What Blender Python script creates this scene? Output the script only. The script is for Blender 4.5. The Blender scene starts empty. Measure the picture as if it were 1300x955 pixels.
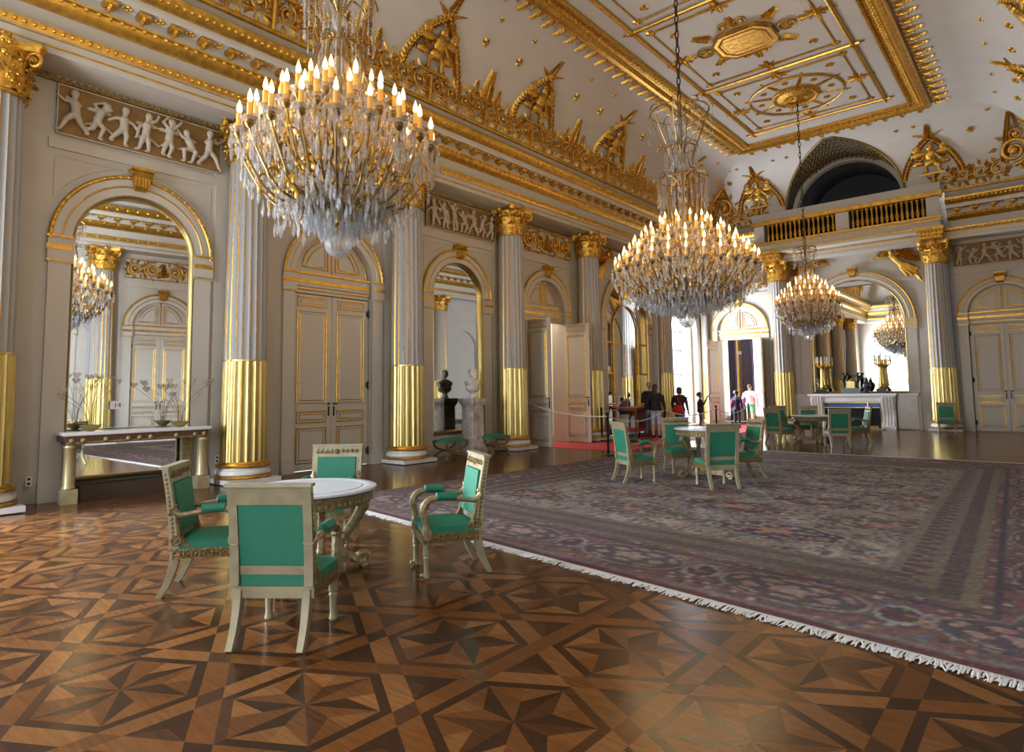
import bpy, math, random
import numpy as np
from mathutils import Vector, Matrix, noise
random.seed(11)
PI=math.pi; sin=math.sin; cos=math.cos
COL=bpy.context.scene.collection
SC=bpy.context.scene

# ---------------------------------------------------------------- mesh builder
class MB:
    def __init__(s): s.v=[]; s.f=[]; s.m=[]; s.mi=0; s.fn=None; s.M=None
    def pt(s,p):
        if s.M is not None: p=s.M@Vector(p)
        if s.fn: p=s.fn(p[0],p[1],p[2])
        return (p[0],p[1],p[2])
    def add(s,vs,fs):
        b=len(s.v); s.v+=[s.pt(p) for p in vs]; s.f+=[tuple(b+i for i in f) for f in fs]; s.m+=[s.mi]*len(fs); return s
    def box(s,x0,x1,y0,y1,z0,z1):
        return s.add([(x0,y0,z0),(x1,y0,z0),(x1,y1,z0),(x0,y1,z0),(x0,y0,z1),(x1,y0,z1),(x1,y1,z1),(x0,y1,z1)],
              [(3,2,1,0),(4,5,6,7),(0,1,5,4),(1,2,6,5),(2,3,7,6),(3,0,4,7)])
    def quad(s,a,b,c,d): return s.add([a,b,c,d],[(0,1,2,3)])
    def tube(s,pts,r,n=8,closed=False,flat=1.0,cap=True):
        P=[Vector(p) for p in pts]; L=len(P); R=r if isinstance(r,(list,tuple)) else [r]*L
        vs=[]; ref=None
        for i in range(L):
            if closed: t=P[(i+1)%L]-P[i-1]
            else: t=P[min(i+1,L-1)]-P[max(i-1,0)]
            if t.length<1e-9: t=Vector((0,0,1))
            t.normalize()
            if ref is None:
                ref=Vector((0,0,1)) if abs(t.z)<.9 else Vector((0,1,0))
            u=ref-t*ref.dot(t)
            if u.length<1e-6: u=t.orthogonal()
            u.normalize(); w=t.cross(u); ref=u
            for k in range(n):
                a=2*PI*k/n; vs.append(P[i]+(u*cos(a)*flat+w*sin(a))*R[i])
        fs=[]
        for i in range(L if closed else L-1):
            j=(i+1)%L
            for k in range(n):
                fs.append((i*n+k,i*n+(k+1)%n,j*n+(k+1)%n,j*n+k))
        if not closed and cap: fs+= [tuple(range(n))[::-1], tuple((L-1)*n+k for k in range(n))]
        return s.add(vs,fs)
    def lathe(s,prof,n=24,c=(0,0,0),a0=0,cap=True):
        vs=[];L=len(prof)
        for r,z in prof:
            for k in range(n):
                a=a0+2*PI*k/n; vs.append((c[0]+r*cos(a),c[1]+r*sin(a),c[2]+z))
        fs=[(i*n+k,i*n+(k+1)%n,(i+1)*n+(k+1)%n,(i+1)*n+k) for i in range(L-1) for k in range(n)]
        if cap: fs+=[tuple(range(n))[::-1],tuple((L-1)*n+k for k in range(n))]
        return s.add(vs,fs)
    def ball(s,c,r,n=10,m=6):
        if not isinstance(r,(list,tuple)): r=(r,r,r)
        vs=[(c[0],c[1],c[2]-r[2])]
        for j in range(1,m):
            b=-PI/2+PI*j/m
            for k in range(n):
                a=2*PI*k/n; vs.append((c[0]+r[0]*cos(b)*cos(a),c[1]+r[1]*cos(b)*sin(a),c[2]+r[2]*sin(b)))
        vs.append((c[0],c[1],c[2]+r[2])); T=len(vs)-1
        fs=[(0,1+(k+1)%n,1+k) for k in range(n)]
        for j in range(m-2):
            fs+=[(1+j*n+k,1+j*n+(k+1)%n,1+(j+1)*n+(k+1)%n,1+(j+1)*n+k) for k in range(n)]
        fs+=[(1+(m-2)*n+k,1+(m-2)*n+(k+1)%n,T) for k in range(n)]
        return s.add(vs,fs)
    def prism(s,poly,y0,y1):           # polygon in local x,z pulled along y
        n=len(poly); vs=[(p[0],y0,p[1]) for p in poly]+[(p[0],y1,p[1]) for p in poly]
        return s.add(vs,[tuple(range(n)),tuple(range(n,2*n))[::-1]]+[(i,n+i,n+(i+1)%n,(i+1)%n) for i in range(n)])
    def sweep(s,path,prof,closed=False):   # path: list of functions d,h -> point
        L=len(path); n=len(prof)
        vs=[p(*q) for p in path for q in prof]
        fs=[]
        for i in range(L if closed else L-1):
            j=(i+1)%L
            fs+=[(i*n+k,i*n+k+1,j*n+k+1,j*n+k) for k in range(n-1)]
        return s.add(vs,fs)
    # ---- flat ornament in (x,y) with height z
    def leaf(s,x,y,a,L,W,h=.03,z=0):
        ca,sa=cos(a),sin(a)
        q=[(0,0,0),(.35*L,W/2,0),(L,0,0),(.35*L,-W/2,0),(.4*L,0,h),(.95*L,0,h*.6)]
        vs=[(x+p*ca-r*sa,y+p*sa+r*ca,z+w) for p,r,w in q]
        return s.add(vs,[(0,4,1),(1,4,5,2),(2,5,4,3),(3,4,0)])
    def spiral(s,x,y,r,a0,turns,d=1,w=.03,h=.03,n=7):
        pts=[];N=int(14*turns)+4;rr=[]
        for i in range(N):
            t=i/(N-1); R=r*(1-.86*t); a=a0+d*2*PI*turns*t
            pts.append((x+R*cos(a),y+R*sin(a),h*(.5+.4*t))); rr.append(w*(1-.45*t))
        s.tube(pts,rr,n); s.ball((x,y,h),(w*1.7,w*1.7,w*1.3),7,4); return s
    def rosette(s,x,y,r,h=.05,k=6):
        for i in range(k): s.leaf(x,y,2*PI*i/k,r,r*1.0,h)
        s.ball((x,y,h*.8),(r*.3,r*.3,h*.7),7,4); return s
    def palmette(s,x,y,a,L,w=.06,h=.05):
        s.leaf(x,y,a,L,w*.7,h*1.2)
        k=max(4,int(L/.075))
        for i in range(k):
            t=(i+.5)/k
            for sg in (-1,1):
                px,py=x+cos(a)*L*t*.92,y+sin(a)*L*t*.92
                s.leaf(px,py,a+sg*(.85-.3*t),w*(2.1-.9*t),w*.95,h)
        return s
    def garland(s,pts,w=.1,h=.06,step=.085):
        P=[Vector((p[0],p[1],0)) for p in pts]; s.tube([(p.x,p.y,h*.4) for p in P],w*.22,6)
        acc=0
        for i in range(len(P)-1):
            d=(P[i+1]-P[i]).length; a=math.atan2(P[i+1].y-P[i].y,P[i+1].x-P[i].x)
            while acc<d:
                q=P[i]+(P[i+1]-P[i])*(acc/d)
                for sg in (-1,1): s.leaf(q.x,q.y,a+sg*.7,w*1.05,w*.62,h,z=.005)
                s.ball((q.x,q.y,h*.8),w*.2,5,4)
                acc+=step
            acc-=d
        return s

def finish(me,mats,mi,angle=38):
    for m in mats: me.materials.append(m)
    if len(mats)>1: me.polygons.foreach_set('material_index',mi)
    me.shade_smooth()
    if angle: me.set_sharp_from_angle(angle=math.radians(angle))
    me.update()
def obj(name,mb,mats,parent=None,loc=(0,0,0),rz=0,angle=38):
    if not isinstance(mats,(list,tuple)): mats=[mats]
    me=bpy.data.meshes.new(name); me.from_pydata(mb.v,[],mb.f); me.validate()
    finish(me,mats,mb.m if len(mb.m)==len(me.polygons) else [0]*len(me.polygons),angle)
    return link(name,me,parent,loc,rz)
def link(name,me,parent=None,loc=(0,0,0),rz=0):
    o=bpy.data.objects.new(name,me); COL.objects.link(o); o.location=loc; o.rotation_euler=(0,0,rz)
    if parent: o.parent=parent
    return o
def tag(o,label,cat,group=None,kind='thing'):
    o['label']=label; o['category']=cat
    if group: o['group']=group
    if kind: o['kind']=kind
    return o
def thing(name,label,cat,loc=(0,0,0),rz=0,group=None,kind='thing'):
    o=link(name,None,None,loc,rz); o.empty_display_size=.1; return tag(o,label,cat,group,kind)
def copy_tree(o,parent=None):
    c=o.copy(); COL.objects.link(c); c.parent=parent
    for ch in list(o.children): copy_tree(ch,c)
    return c
def dup(o,loc,rz,label,group=None):
    c=copy_tree(o); c.location=loc; c.rotation_euler=(0,0,rz); c['label']=label
    if group: c['group']=group
    return c
def blob(mb,voxel,smooth=3):
    """union of overlapping shapes as one continuous surface"""
    me=bpy.data.meshes.new('tmp'); me.from_pydata(mb.v,[],mb.f)
    o=bpy.data.objects.new('tmp',me); COL.objects.link(o)
    r=o.modifiers.new('r','REMESH'); r.mode='VOXEL'; r.voxel_size=voxel; r.use_smooth_shade=True
    sm=o.modifiers.new('s','SMOOTH'); sm.iterations=smooth; sm.factor=.5
    dg=bpy.context.evaluated_depsgraph_get(); ev=o.evaluated_get(dg)
    out=bpy.data.meshes.new_from_object(ev)
    bpy.data.objects.remove(o); bpy.data.meshes.remove(me)
    return out

# ---------------------------------------------------------------- materials
def lin(c): return tuple((x/12.92 if x<=.04045 else ((x+.055)/1.055)**2.4) for x in c)
def hexc(h): return lin(tuple(int(h[i:i+2],16)/255 for i in (0,2,4)))
def mat(name,col,rough=.5,metal=0.,noise_amt=0.,scale=8,bump=0.,bscale=40,spec=.5,col2=None,coat=0,detail=3,stretch=None):
    m=bpy.data.materials.new(name); m.use_nodes=True; nt=m.node_tree; b=nt.nodes['Principled BSDF']
    if isinstance(col,str): col=hexc(col)
    b.inputs['Base Color'].default_value=(*col,1); b.inputs['Roughness'].default_value=rough; b.inputs['Metallic'].default_value=metal
    b.inputs['Specular IOR Level'].default_value=spec; b.inputs['Coat Weight'].default_value=coat; b.inputs['Coat Roughness'].default_value=.17
    if noise_amt or bump:
        tc=nt.nodes.new('ShaderNodeTexCoord'); src=tc.outputs['Object']
        if stretch:
            mp=nt.nodes.new('ShaderNodeMapping'); mp.inputs['Scale'].default_value=stretch; nt.links.new(src,mp.inputs[0]); src=mp.outputs[0]
        if noise_amt:
            n=nt.nodes.new('ShaderNodeTexNoise'); n.inputs['Scale'].default_value=scale; n.inputs['Detail'].default_value=detail
            nt.links.new(src,n.inputs['Vector'])
            mx=nt.nodes.new('ShaderNodeMix'); mx.data_type='RGBA'
            c2=hexc(col2) if isinstance(col2,str) else (col2 or tuple(x*(1-noise_amt) for x in col))
            rp=nt.nodes.new('ShaderNodeMapRange'); rp.inputs[1].default_value=.35; rp.inputs[2].default_value=.68
            nt.links.new(n.outputs['Fac'],rp.inputs[0]); nt.links.new(rp.outputs[0],mx.inputs[0])
            mx.inputs[6].default_value=(*col,1); mx.inputs[7].default_value=(*c2,1); nt.links.new(mx.outputs[2],b.inputs['Base Color'])
        if bump:
            n2=nt.nodes.new('ShaderNodeTexNoise'); n2.inputs['Scale'].default_value=bscale; n2.inputs['Detail'].default_value=4
            nt.links.new(src,n2.inputs['Vector'])
            bp=nt.nodes.new('ShaderNodeBump'); bp.inputs['Strength'].default_value=bump; bp.inputs['Distance'].default_value=.02
            nt.links.new(n2.outputs['Fac'],bp.inputs['Height']); nt.links.new(bp.outputs[0],b.inputs['Normal'])
    return m
def emis(name,col,st):
    m=bpy.data.materials.new(name); m.use_nodes=True; nt=m.node_tree; nt.nodes.clear()
    e=nt.nodes.new('ShaderNodeEmission'); e.inputs[0].default_value=(*col,1); e.inputs[1].default_value=st
    o=nt.nodes.new('ShaderNodeOutputMaterial'); nt.links.new(e.outputs[0],o.inputs[0]); return m
PAINT=mat('grey_white_paint','B9B2A8',.45,noise_amt=.06,scale=2)
PAINT2=mat('moulding_paint','BDB7AD',.42)
CEIL=mat('ceiling_paint','C9C3BB',.55,noise_amt=.05,scale=1.5)
GOLD=mat('gilding',(.80,.47,.085),.3,.88,noise_amt=.35,scale=9,bump=.25,bscale=30)
GOLDR=mat('relief_gilding',(.80,.46,.08),.33,.85,noise_amt=.5,scale=14,bump=.5,bscale=45)
GOLDP=mat('pale_gilding',(.60,.46,.17),.3,.88,noise_amt=.2,scale=3,stretch=(4,4,1))
GOLDD=mat('antique_gilding',(.33,.22,.07),.45,.7,noise_amt=.6,scale=30,bump=.5,bscale=50)
FLUTE=mat('flute_paint','98999A',.5)
WHITE=mat('white_marble','DAD8D6',.3,noise_amt=.12,scale=4)
VEIN=mat('veined_marble','D5CFCB',.28,noise_amt=.5,scale=7,col2='9A8C88',detail=8)
GREEN=mat('green_silk',(.017,.185,.11),.62,noise_amt=.15,scale=60,bump=.1,bscale=300)
GILTW=mat('gilded_wood',(.36,.28,.14),.42,.35,noise_amt=.45,scale=25,bump=.35,bscale=60)
GILTD=mat('carved_gilded_wood',(.30,.20,.07),.42,.5,noise_amt=.6,scale=45,bump=1.0,bscale=70)
PAINTW=mat('cream_gilt_wood',(.35,.30,.185),.45,.2,noise_amt=.22,scale=10)
DARK=mat('dark_bronze',(.02,.018,.015),.35,.5)
BRONZE=mat('bronze_arm',(.27,.165,.05),.33,.9)
BLACK=mat('black_paint',(.008,.008,.01),.7,spec=.2)
VOID=mat('dark_gallery_plaster','3A3B3F',.8)  # dark grey of the gallery vault and back
TERRA=mat('ochre_panel','8F6C38',.7,noise_amt=.3,scale=5)
STONE=mat('relief_stone','B4AA9B',.55,noise_amt=.1,scale=12)
RED=mat('red_carpet',(.42,.015,.025),.85,noise_amt=.2,scale=30)
MIRROR=mat('mirror_silver',(.86,.87,.86),.015,1.0)
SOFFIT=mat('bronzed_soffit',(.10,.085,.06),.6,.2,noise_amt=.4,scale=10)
CANDLE=mat('candle_sleeve',(.88,.47,.10),.5)  # amber base colour stands in for bulb light shining through the sleeve
CHAIN=mat('dark_chain',(.05,.035,.02),.4,.7)
def glass(name,tint=(1,1,1),df=.13):
    m=bpy.data.materials.new(name); m.use_nodes=True; nt=m.node_tree; nt.nodes.clear()
    g=nt.nodes.new('ShaderNodeBsdfGlass'); g.inputs['IOR'].default_value=1.52; g.inputs['Color'].default_value=(*tint,1); g.inputs['Roughness'].default_value=.02
    p=nt.nodes.new('ShaderNodeBsdfPrincipled'); p.inputs['Base Color'].default_value=(.82,.84,.88,1); p.inputs['Roughness'].default_value=.12
    x=nt.nodes.new('ShaderNodeMixShader'); x.inputs[0].default_value=df
    tr=nt.nodes.new('ShaderNodeBsdfTransparent'); x2=nt.nodes.new('ShaderNodeMixShader'); x2.inputs[0].default_value=.62; nt.links.new(tr.outputs[0],x2.inputs[1]); nt.links.new(g.outputs[0],x2.inputs[2]); nt.links.new(x2.outputs[0],x.inputs[1]); nt.links.new(p.outputs[0],x.inputs[2])
    o=nt.nodes.new('ShaderNodeOutputMaterial'); nt.links.new(x.outputs[0],o.inputs[0]); return m
CRYS=glass('cut_crystal',(.97,.98,1))
CRYSU=glass('cut_crystal_near_flames',(1,.96,.90),.17)  # crystal copy tinted warm, carrying the candle glow in its colour
PANE=bpy.data.materials.new('window_glass'); PANE.use_nodes=True
_n=PANE.node_tree; _n.nodes.clear(); _t=_n.nodes.new('ShaderNodeBsdfTransparent'); _g=_n.nodes.new('ShaderNodeBsdfGlossy'); _g.inputs['Roughness'].default_value=.02
_m=_n.nodes.new('ShaderNodeMixShader'); _m.inputs[0].default_value=.06; _o=_n.nodes.new('ShaderNodeOutputMaterial')
_n.links.new(_t.outputs[0],_m.inputs[1]); _n.links.new(_g.outputs[0],_m.inputs[2]); _n.links.new(_m.outputs[0],_o.inputs[0])
BULB=emis('lit_flame_bulb',(1,.66,.31),80)

# ---------------------------------------------------------------- room constants
XL,XR,YE,YN=-.38,12.78,26.86,-2.8
AX=5.85; AXR=12.4; AYE=26.48; AYN=-2.42
ZE=6.62; ZC=10.4
COLY=[1.9,5.663,9.486,13.209,17.088,22.316]
def TL(u,z,d=0): return (XL+d,u,z)
def TR(u,z,d=0): return (XR-d,u,z)
def TE(u,z,d=0): return (u,YE-d,z)
def TN(u,z,d=0): return (u,YN+d,z)
# ================================================================ floor
def wood(name,c,amt=.3):
    m=mat(name,(c[0]*.74,c[1]*.66,c[2]*.62),.2,noise_amt=amt,scale=5,stretch=(1,9,1),detail=5,spec=.16); return m
WL=[wood('oak_light',(.22,.098,.032)),wood('oak_mid',(.155,.064,.022)),wood('oak_warm',(.19,.077,.022)),wood('walnut',(.052,.025,.013)),wood('walnut_brown',(.085,.038,.017)),wood('oak_gold',(.27,.125,.042))]
def build_floor():
    mb=MB(); L=1.062; w=.062; db=.055
    def poly(pts,mi):
        mb.mi=mi; mb.add([(p[0],p[1],0) for p in pts],[tuple(range(len(pts)))])
    ax=(cos(PI/6)*L,.5*L); x0,y0=8.27,2.9
    rnd=random.Random(5)
    for i in range(-9,6):
        for j in range(-14,30):
            cx=x0+i*ax[0]; cy=y0+j*L+i*ax[1]
            if not(-.95<cx<12.7 and -3.4<cy<27.6): continue
            dirs=[PI/6+k*PI/3 for k in range(6)]
            # hexagon with vertices at L/2; bands of half width w along each side
            R=L/2; k1=(R*cos(PI/6)-w)/(R*cos(PI/6)); k2=(R*cos(PI/6)-w-db)/(R*cos(PI/6))
            V=[(cx+R*cos(a),cy+R*sin(a)) for a in dirs]
            V1=[(cx+R*k1*cos(a),cy+R*k1*sin(a)) for a in dirs]
            V2=[(cx+R*k2*cos(a),cy+R*k2*sin(a)) for a in dirs]
            I=[(cx+R*k2*.5*cos(a+PI/6),cy+R*k2*.5*sin(a+PI/6)) for a in dirs]
            for k in range(6):
                n=(k+1)%6
                poly([V1[k],V1[n],V2[n],V2[k]],3 if rnd.random()<.75 else 4)
                M=((V2[k][0]+V2[n][0])/2,(V2[k][1]+V2[n][1])/2)
                a,b=rnd.choice([(5,1),(0,2),(2,0),(1,0),(0,5)])
                poly([V2[k],M,I[k]],a); poly([M,V2[n],I[k]],b)
                da,dbk=rnd.choice([(3,1),(3,4),(4,1),(3,1)])
                poly([(cx,cy),I[k-1],V2[k]],dbk); poly([(cx,cy),V2[k],I[k]],da)
                va=dirs[n]-PI/2; vb=dirs[k]+PI/2
                poly([V1[k],V1[n],(V[n][0]+2*w*cos(va),V[n][1]+2*w*sin(va)),(V[k][0]+2*w*cos(vb),V[k][1]+2*w*sin(vb))][::-1],rnd.choice([0,2,1,2,5]))
            for k in (0,1,2):
                vx,vy=V[k]; px,py=2*w*cos(dirs[k]+PI/2),2*w*sin(dirs[k]+PI/2)
                poly([V1[k],(vx-px,vy-py),(2*vx-V1[k][0],2*vy-V1[k][1]),(vx+px,vy+py)],rnd.choice([4,3,1]))
            for k in (0,1):
                a=dirs[k]+PI/6; tx,ty=cx+L/math.sqrt(3)*cos(a),cy+L/math.sqrt(3)*sin(a)
                rt=(L/2)/math.sqrt(3)-2*w
                T=[(tx+rt*cos(a+m*2*PI/3),ty+rt*sin(a+m*2*PI/3)) for m in range(3)]
                for m in range(3): poly([(tx,ty),T[m],T[(m+1)%3]],(3,4,3)[m])
    # under layer
    o=obj('floor',mb,WL,None,(0,0,0),angle=0); o['kind']='structure'; o['label']='star patterned hexagon parquet floor of glossy brown woods'; o['category']='floor'
    b=MB(); b.box(XL-3.6,XR+.3,YN-.3,YE+6.5,-.2,-.004); u=obj('floor_bed',b,WL[4],o)
build_floor()

# ================================================================ rug
def build_rug():
    FL,FR,BR,BL=[np.array(p) for p in ((2.9,5.43),(11.85,4.22),(11.3,16.05),(3.5,16.15))]
    W,Hh=9.0,11.2; nx,ny=330,380
    u=np.linspace(0,1,nx); v=np.linspace(0,1,ny); U,V=np.meshgrid(u,v)
    P=(FL[None,None]*((1-U)*(1-V))[...,None]+FR*(U*(1-V))[...,None]+BR*(U*V)[...,None]+BL*((1-U)*V)[...,None])
    x=U*W; y=V*Hh
    rng=np.random.RandomState(3)
    d=np.minimum(np.minimum(x,W-x),np.minimum(y,Hh-y))
    def C(h): return np.array(hexc(h))
    col=np.zeros((ny,nx,3))
    sp=rng.rand(ny,nx)
    def cell(s,seed):
        r=np.random.RandomState(seed).rand(400,400); return r[((y/s).astype(int))%400,((x/s).astype(int))%400]
    c1=cell(.09,1); c2=cell(.05,2); c3=cell(.16,4)
    # field
    base=C('7E7068'); col[:]=base
    pal=[C('5B2B30'),C('3A3450'),C('8D8A86'),C('7A4A3C'),C('6B6A52'),C('2B2A38'),C('94705E'),C('565A74')]
    def paint(mask,c,a=1.0): col[mask]=col[mask]*(1-a)+c*a
    ar=np.sin(x*5.2+1.6*np.sin(y*2.3))*np.sin(y*4.6+1.6*np.sin(x*2.7))
    paint(ar>.55,C('8E857C')); paint(np.abs(ar)<.07,C('5C4A48'))
    # rows of medallions
    for i,cy in enumerate(np.arange(2.5,9.4,1.05)):
        for j,cx in enumerate(np.arange(2.2+(i%2)*.95,7.2,1.9)):
            e=((x-cx)/.78)**2+((y-cy)/.40)**2
            a=np.arctan2((y-cy)/.4,(x-cx)/.78); e=e*(1+.12*np.cos(8*a))
            k=[C('3B2430'),C('4C4A38'),C('2C2A3C'),C('54302E')][(i*3+j*5)%4]
            paint(e<1,k); paint((e>.82)&(e<1.0),C('8F8478')); paint((e<.62)&(np.sin(a*6)*np.sin(e*9)>.25),C('7F675A')); paint(e<.06,C('9A6A58'))
            paint((e>1)&(e<1.22),C('50424A'),.6)
    for k in range(8):
        m=(c1>k*.03+.72)&(c1<k*.03+.75)&(d>1.75); paint(m,pal[k],.8)
        m=(c2>k*.03+.68)&(c2<k*.03+.71)&(d>1.75); paint(m,pal[(k+3)%8],.8)
    # borders
    mb_=(d<1.75); paint(mb_,C('5A4640'))
    g=(d>1.1)&(d<1.72)
    for lo,hi,c in ((1.08,1.2,'6E6654'),(1.2,1.36,'3C3138'),(1.36,1.54,'6B6258'),(1.54,1.66,'413238'),(1.66,1.76,'706857')): side_=np.minimum(x,W-x)<np.minimum(y,Hh-y); paint((d>=lo)&(d<hi)&side_,C(c),.72); paint((d>=lo)&(d<hi)&~side_,C(c),.4)
    along=np.where((np.minimum(x,W-x)<np.minimum(y,Hh-y)),y,x)
    paint((d>1.36)&(d<1.54)&side_&(np.sin(along*26)+np.sin((d-1.45)*30)>.9),C('54303A'))
    paint((d>1.2)&(d<1.36)&side_&(np.sin(along*40)>.5),C('5A4244')); paint((d>1.54)&(d<1.66)&side_&(np.sin(along*34)>.6),C('6A5A50'))
    bd=(d<1.08); paint(bd,C('5E3D3C')); paint(bd&(c1>.5),C('6A4A48'),.7)
    s=along%1.5-.75; e=(s/.55)**2+((d-.6)/.3)**2; a=np.arctan2((d-.6)/.3,s/.55)
    paint(bd&(e<1.1),C('3A3644'),.8); paint(bd&(e<1.1)&(e>.95),C('7A6C66')); paint(bd&(e<.75)&(np.sin(5*a)*np.cos(e*9)>.2),C('8A6A5E')); paint(bd&(e<.08),C('86706A'))
    s2=(along+.75)%1.5-.75; e2=(s2/.16)**2+((d-.6)/.2)**2; paint(bd&(e2<1),C('80808C')); paint(bd&(e2<.6),C('4B2A30'))
    for k in range(8):
        m=(c2>k*.05+.5)&(c2<k*.05+.535)&bd&(e>1.1); paint(m,pal[(k*3)%8],.85)
    paint((d>.94)&(d<1.0),C('3A3040')); paint((d>.1)&(d<.16),C('6B5A56')); paint(d<.07,C('4A1418'))
    col*= (.72+.5*rng.rand(ny,nx,1)); g_=col.mean(-1,keepdims=True); col=(col*.8+g_*.2)*.95+np.array([.10,.090,.088])*.38
    z=np.full((ny,nx),.016)
    z[0,:]=z[-1,:]=z[:,0]=z[:,-1]=.004
    vs=np.concatenate([P,z[...,None]],-1).reshape(-1,3)
    idx=np.arange(nx*ny).reshape(ny,nx)
    fs=np.stack([idx[:-1,:-1],idx[:-1,1:],idx[1:,1:],idx[1:,:-1]],-1).reshape(-1,4)
    me=bpy.data.meshes.new('woven_field'); me.from_pydata(vs.tolist(),[],fs.tolist())
    at=me.color_attributes.new('weave','FLOAT_COLOR','POINT'); at.data.foreach_set('color',np.concatenate([col.reshape(-1,3),np.ones((nx*ny,1))],1).astype(np.float32).ravel())
    m=mat('rug_wool',(.2,.1,.1),.95,spec=.15); nt=m.node_tree; b=nt.nodes['Principled BSDF']
    an=nt.nodes.new('ShaderNodeVertexColor'); an.layer_name='weave'
    tc=nt.nodes.new('ShaderNodeTexCoord'); vo=nt.nodes.new('ShaderNodeTexVoronoi'); vo.inputs['Scale'].default_value=26; nt.links.new(tc.outputs['Object'],vo.inputs['Vector'])
    hs=nt.nodes.new('ShaderNodeMix'); hs.data_type='RGBA'; hs.blend_type='OVERLAY'; hs.inputs[0].default_value=.22
    nt.links.new(an.outputs[0],hs.inputs[6]); nt.links.new(vo.outputs['Color'],hs.inputs[7]); nt.links.new(hs.outputs[2],b.inputs['Base Color'])
    me.materials.append(m); me.shade_smooth()
    t=thing('oriental_rug','huge worn oriental rug in mauve, navy and beige with white fringe','rug')
    link('woven_field',me,t)
    fr=MB(); r=random.Random(2)
    for A,B,sg in ((FL,FR,-1),(BL,BR,1)):
        N=950; n=Vector((B[0]-A[0],B[1]-A[1],0)).normalized(); nn=Vector((n.y,-n.x,0))*(1 if sg<0 else -1)
        for i in range(N):
            p=Vector((A[0]+(B[0]-A[0])*i/N,A[1]+(B[1]-A[1])*i/N,.008)); ln=.085+r.random()*.06; s=(r.random()-.5)*.09
            q=p+nn*ln*.5+n*s*.5; e=p+nn*ln+n*s*(1.4 if r.random()<.5 else .4); wv=n*.0062
            q.z=.012; e.z=.005
            up=Vector((0,0,.007))
            fr.add([p-wv,p+wv,q+wv,q-wv,e+wv*.8,e-wv*.8,p+up,q+up,e+up*.5],[(0,3,7,6),(6,7,2,1),(3,5,8,7),(7,8,4,2)])
    f=obj('fringe',fr,mat('fringe_cotton','E4E2E2',.9),t,angle=0); f['label']='white cotton fringe'
build_rug()

# ================================================================ walls
def arc(T,uc,zs,r,d,n=28): return [T(uc+r*cos(PI*i/n),zs+r*sin(PI*i/n),d) for i in range(n+1)]
def wall_face(mb,T,u0,u1,ztop,holes):
    c=u0
    for h in sorted(holes,key=lambda h:h['u']):
        uc,a,zs,zb,dep=h['u'],h['a'],h['zs'],h.get('zb',0),h['dep']
        mb.quad(T(c,0),T(uc-a,0),T(uc-a,ztop),T(c,ztop))
        if zb>0: mb.quad(T(uc-a,0),T(uc+a,0),T(uc+a,zb),T(uc-a,zb))
        n=28; A=[(uc+a*cos(PI*i/n),zs+a*sin(PI*i/n)) for i in range(n+1)]
        for i in range(n):
            (x1,z1),(x2,z2)=A[i],A[i+1]
            mb.quad(T(x1,z1),T(x1,ztop),T(x2,ztop),T(x2,z2))
            mb.quad(T(x1,z1),T(x2,z2),T(x2,z2,-dep),T(x1,z1,-dep))
        for sg in (-1,1): mb.quad(T(uc+sg*a,zb),T(uc+sg*a,zs),T(uc+sg*a,zs,-dep),T(uc+sg*a,zb,-dep))
        if zb>0: mb.quad(T(uc-a,zb),T(uc+a,zb),T(uc+a,zb,-dep),T(uc-a,zb,-dep))
        if h.get('back'):
            mb.add([T(x,z,-dep) for x,z in A]+[T(uc-a,zb,-dep),T(uc+a,zb,-dep)],[tuple(range(n+3))])
        c=uc+a
    mb.quad(T(c,0),T(u1,0),T(u1,ztop),T(c,ztop))
def tbox(mb,T,u0,u1,z0,z1,d0,d1):
    P=[T(u,z,d) for d in (d0,d1) for z in (z0,z1) for u in (u0,u1)]
    mb.add(P,[(0,1,3,2),(4,6,7,5),(0,4,5,1),(2,3,7,6),(0,2,6,4),(1,5,7,3)])
def ring_band(mb,T,uc,zs,prof,n=36,leg=None):
    path=[]
    if leg is not None: path.append(lambda r,d: T(uc+r,leg,d))
    for i in range(n+1):
        a=PI*i/n
        path.append(lambda r,d,a=a: T(uc+r*cos(a),zs+r*sin(a),d))
    if leg is not None: path.append(lambda r,d: T(uc-r,leg,d))
    mb.sweep(path,prof)
def bead(r,w): return [(r+w*cos(t),max(0,w*sin(t)*1.1)) for t in [PI-PI*i/6 for i in range(7)]]
SIDES=[]
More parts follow.
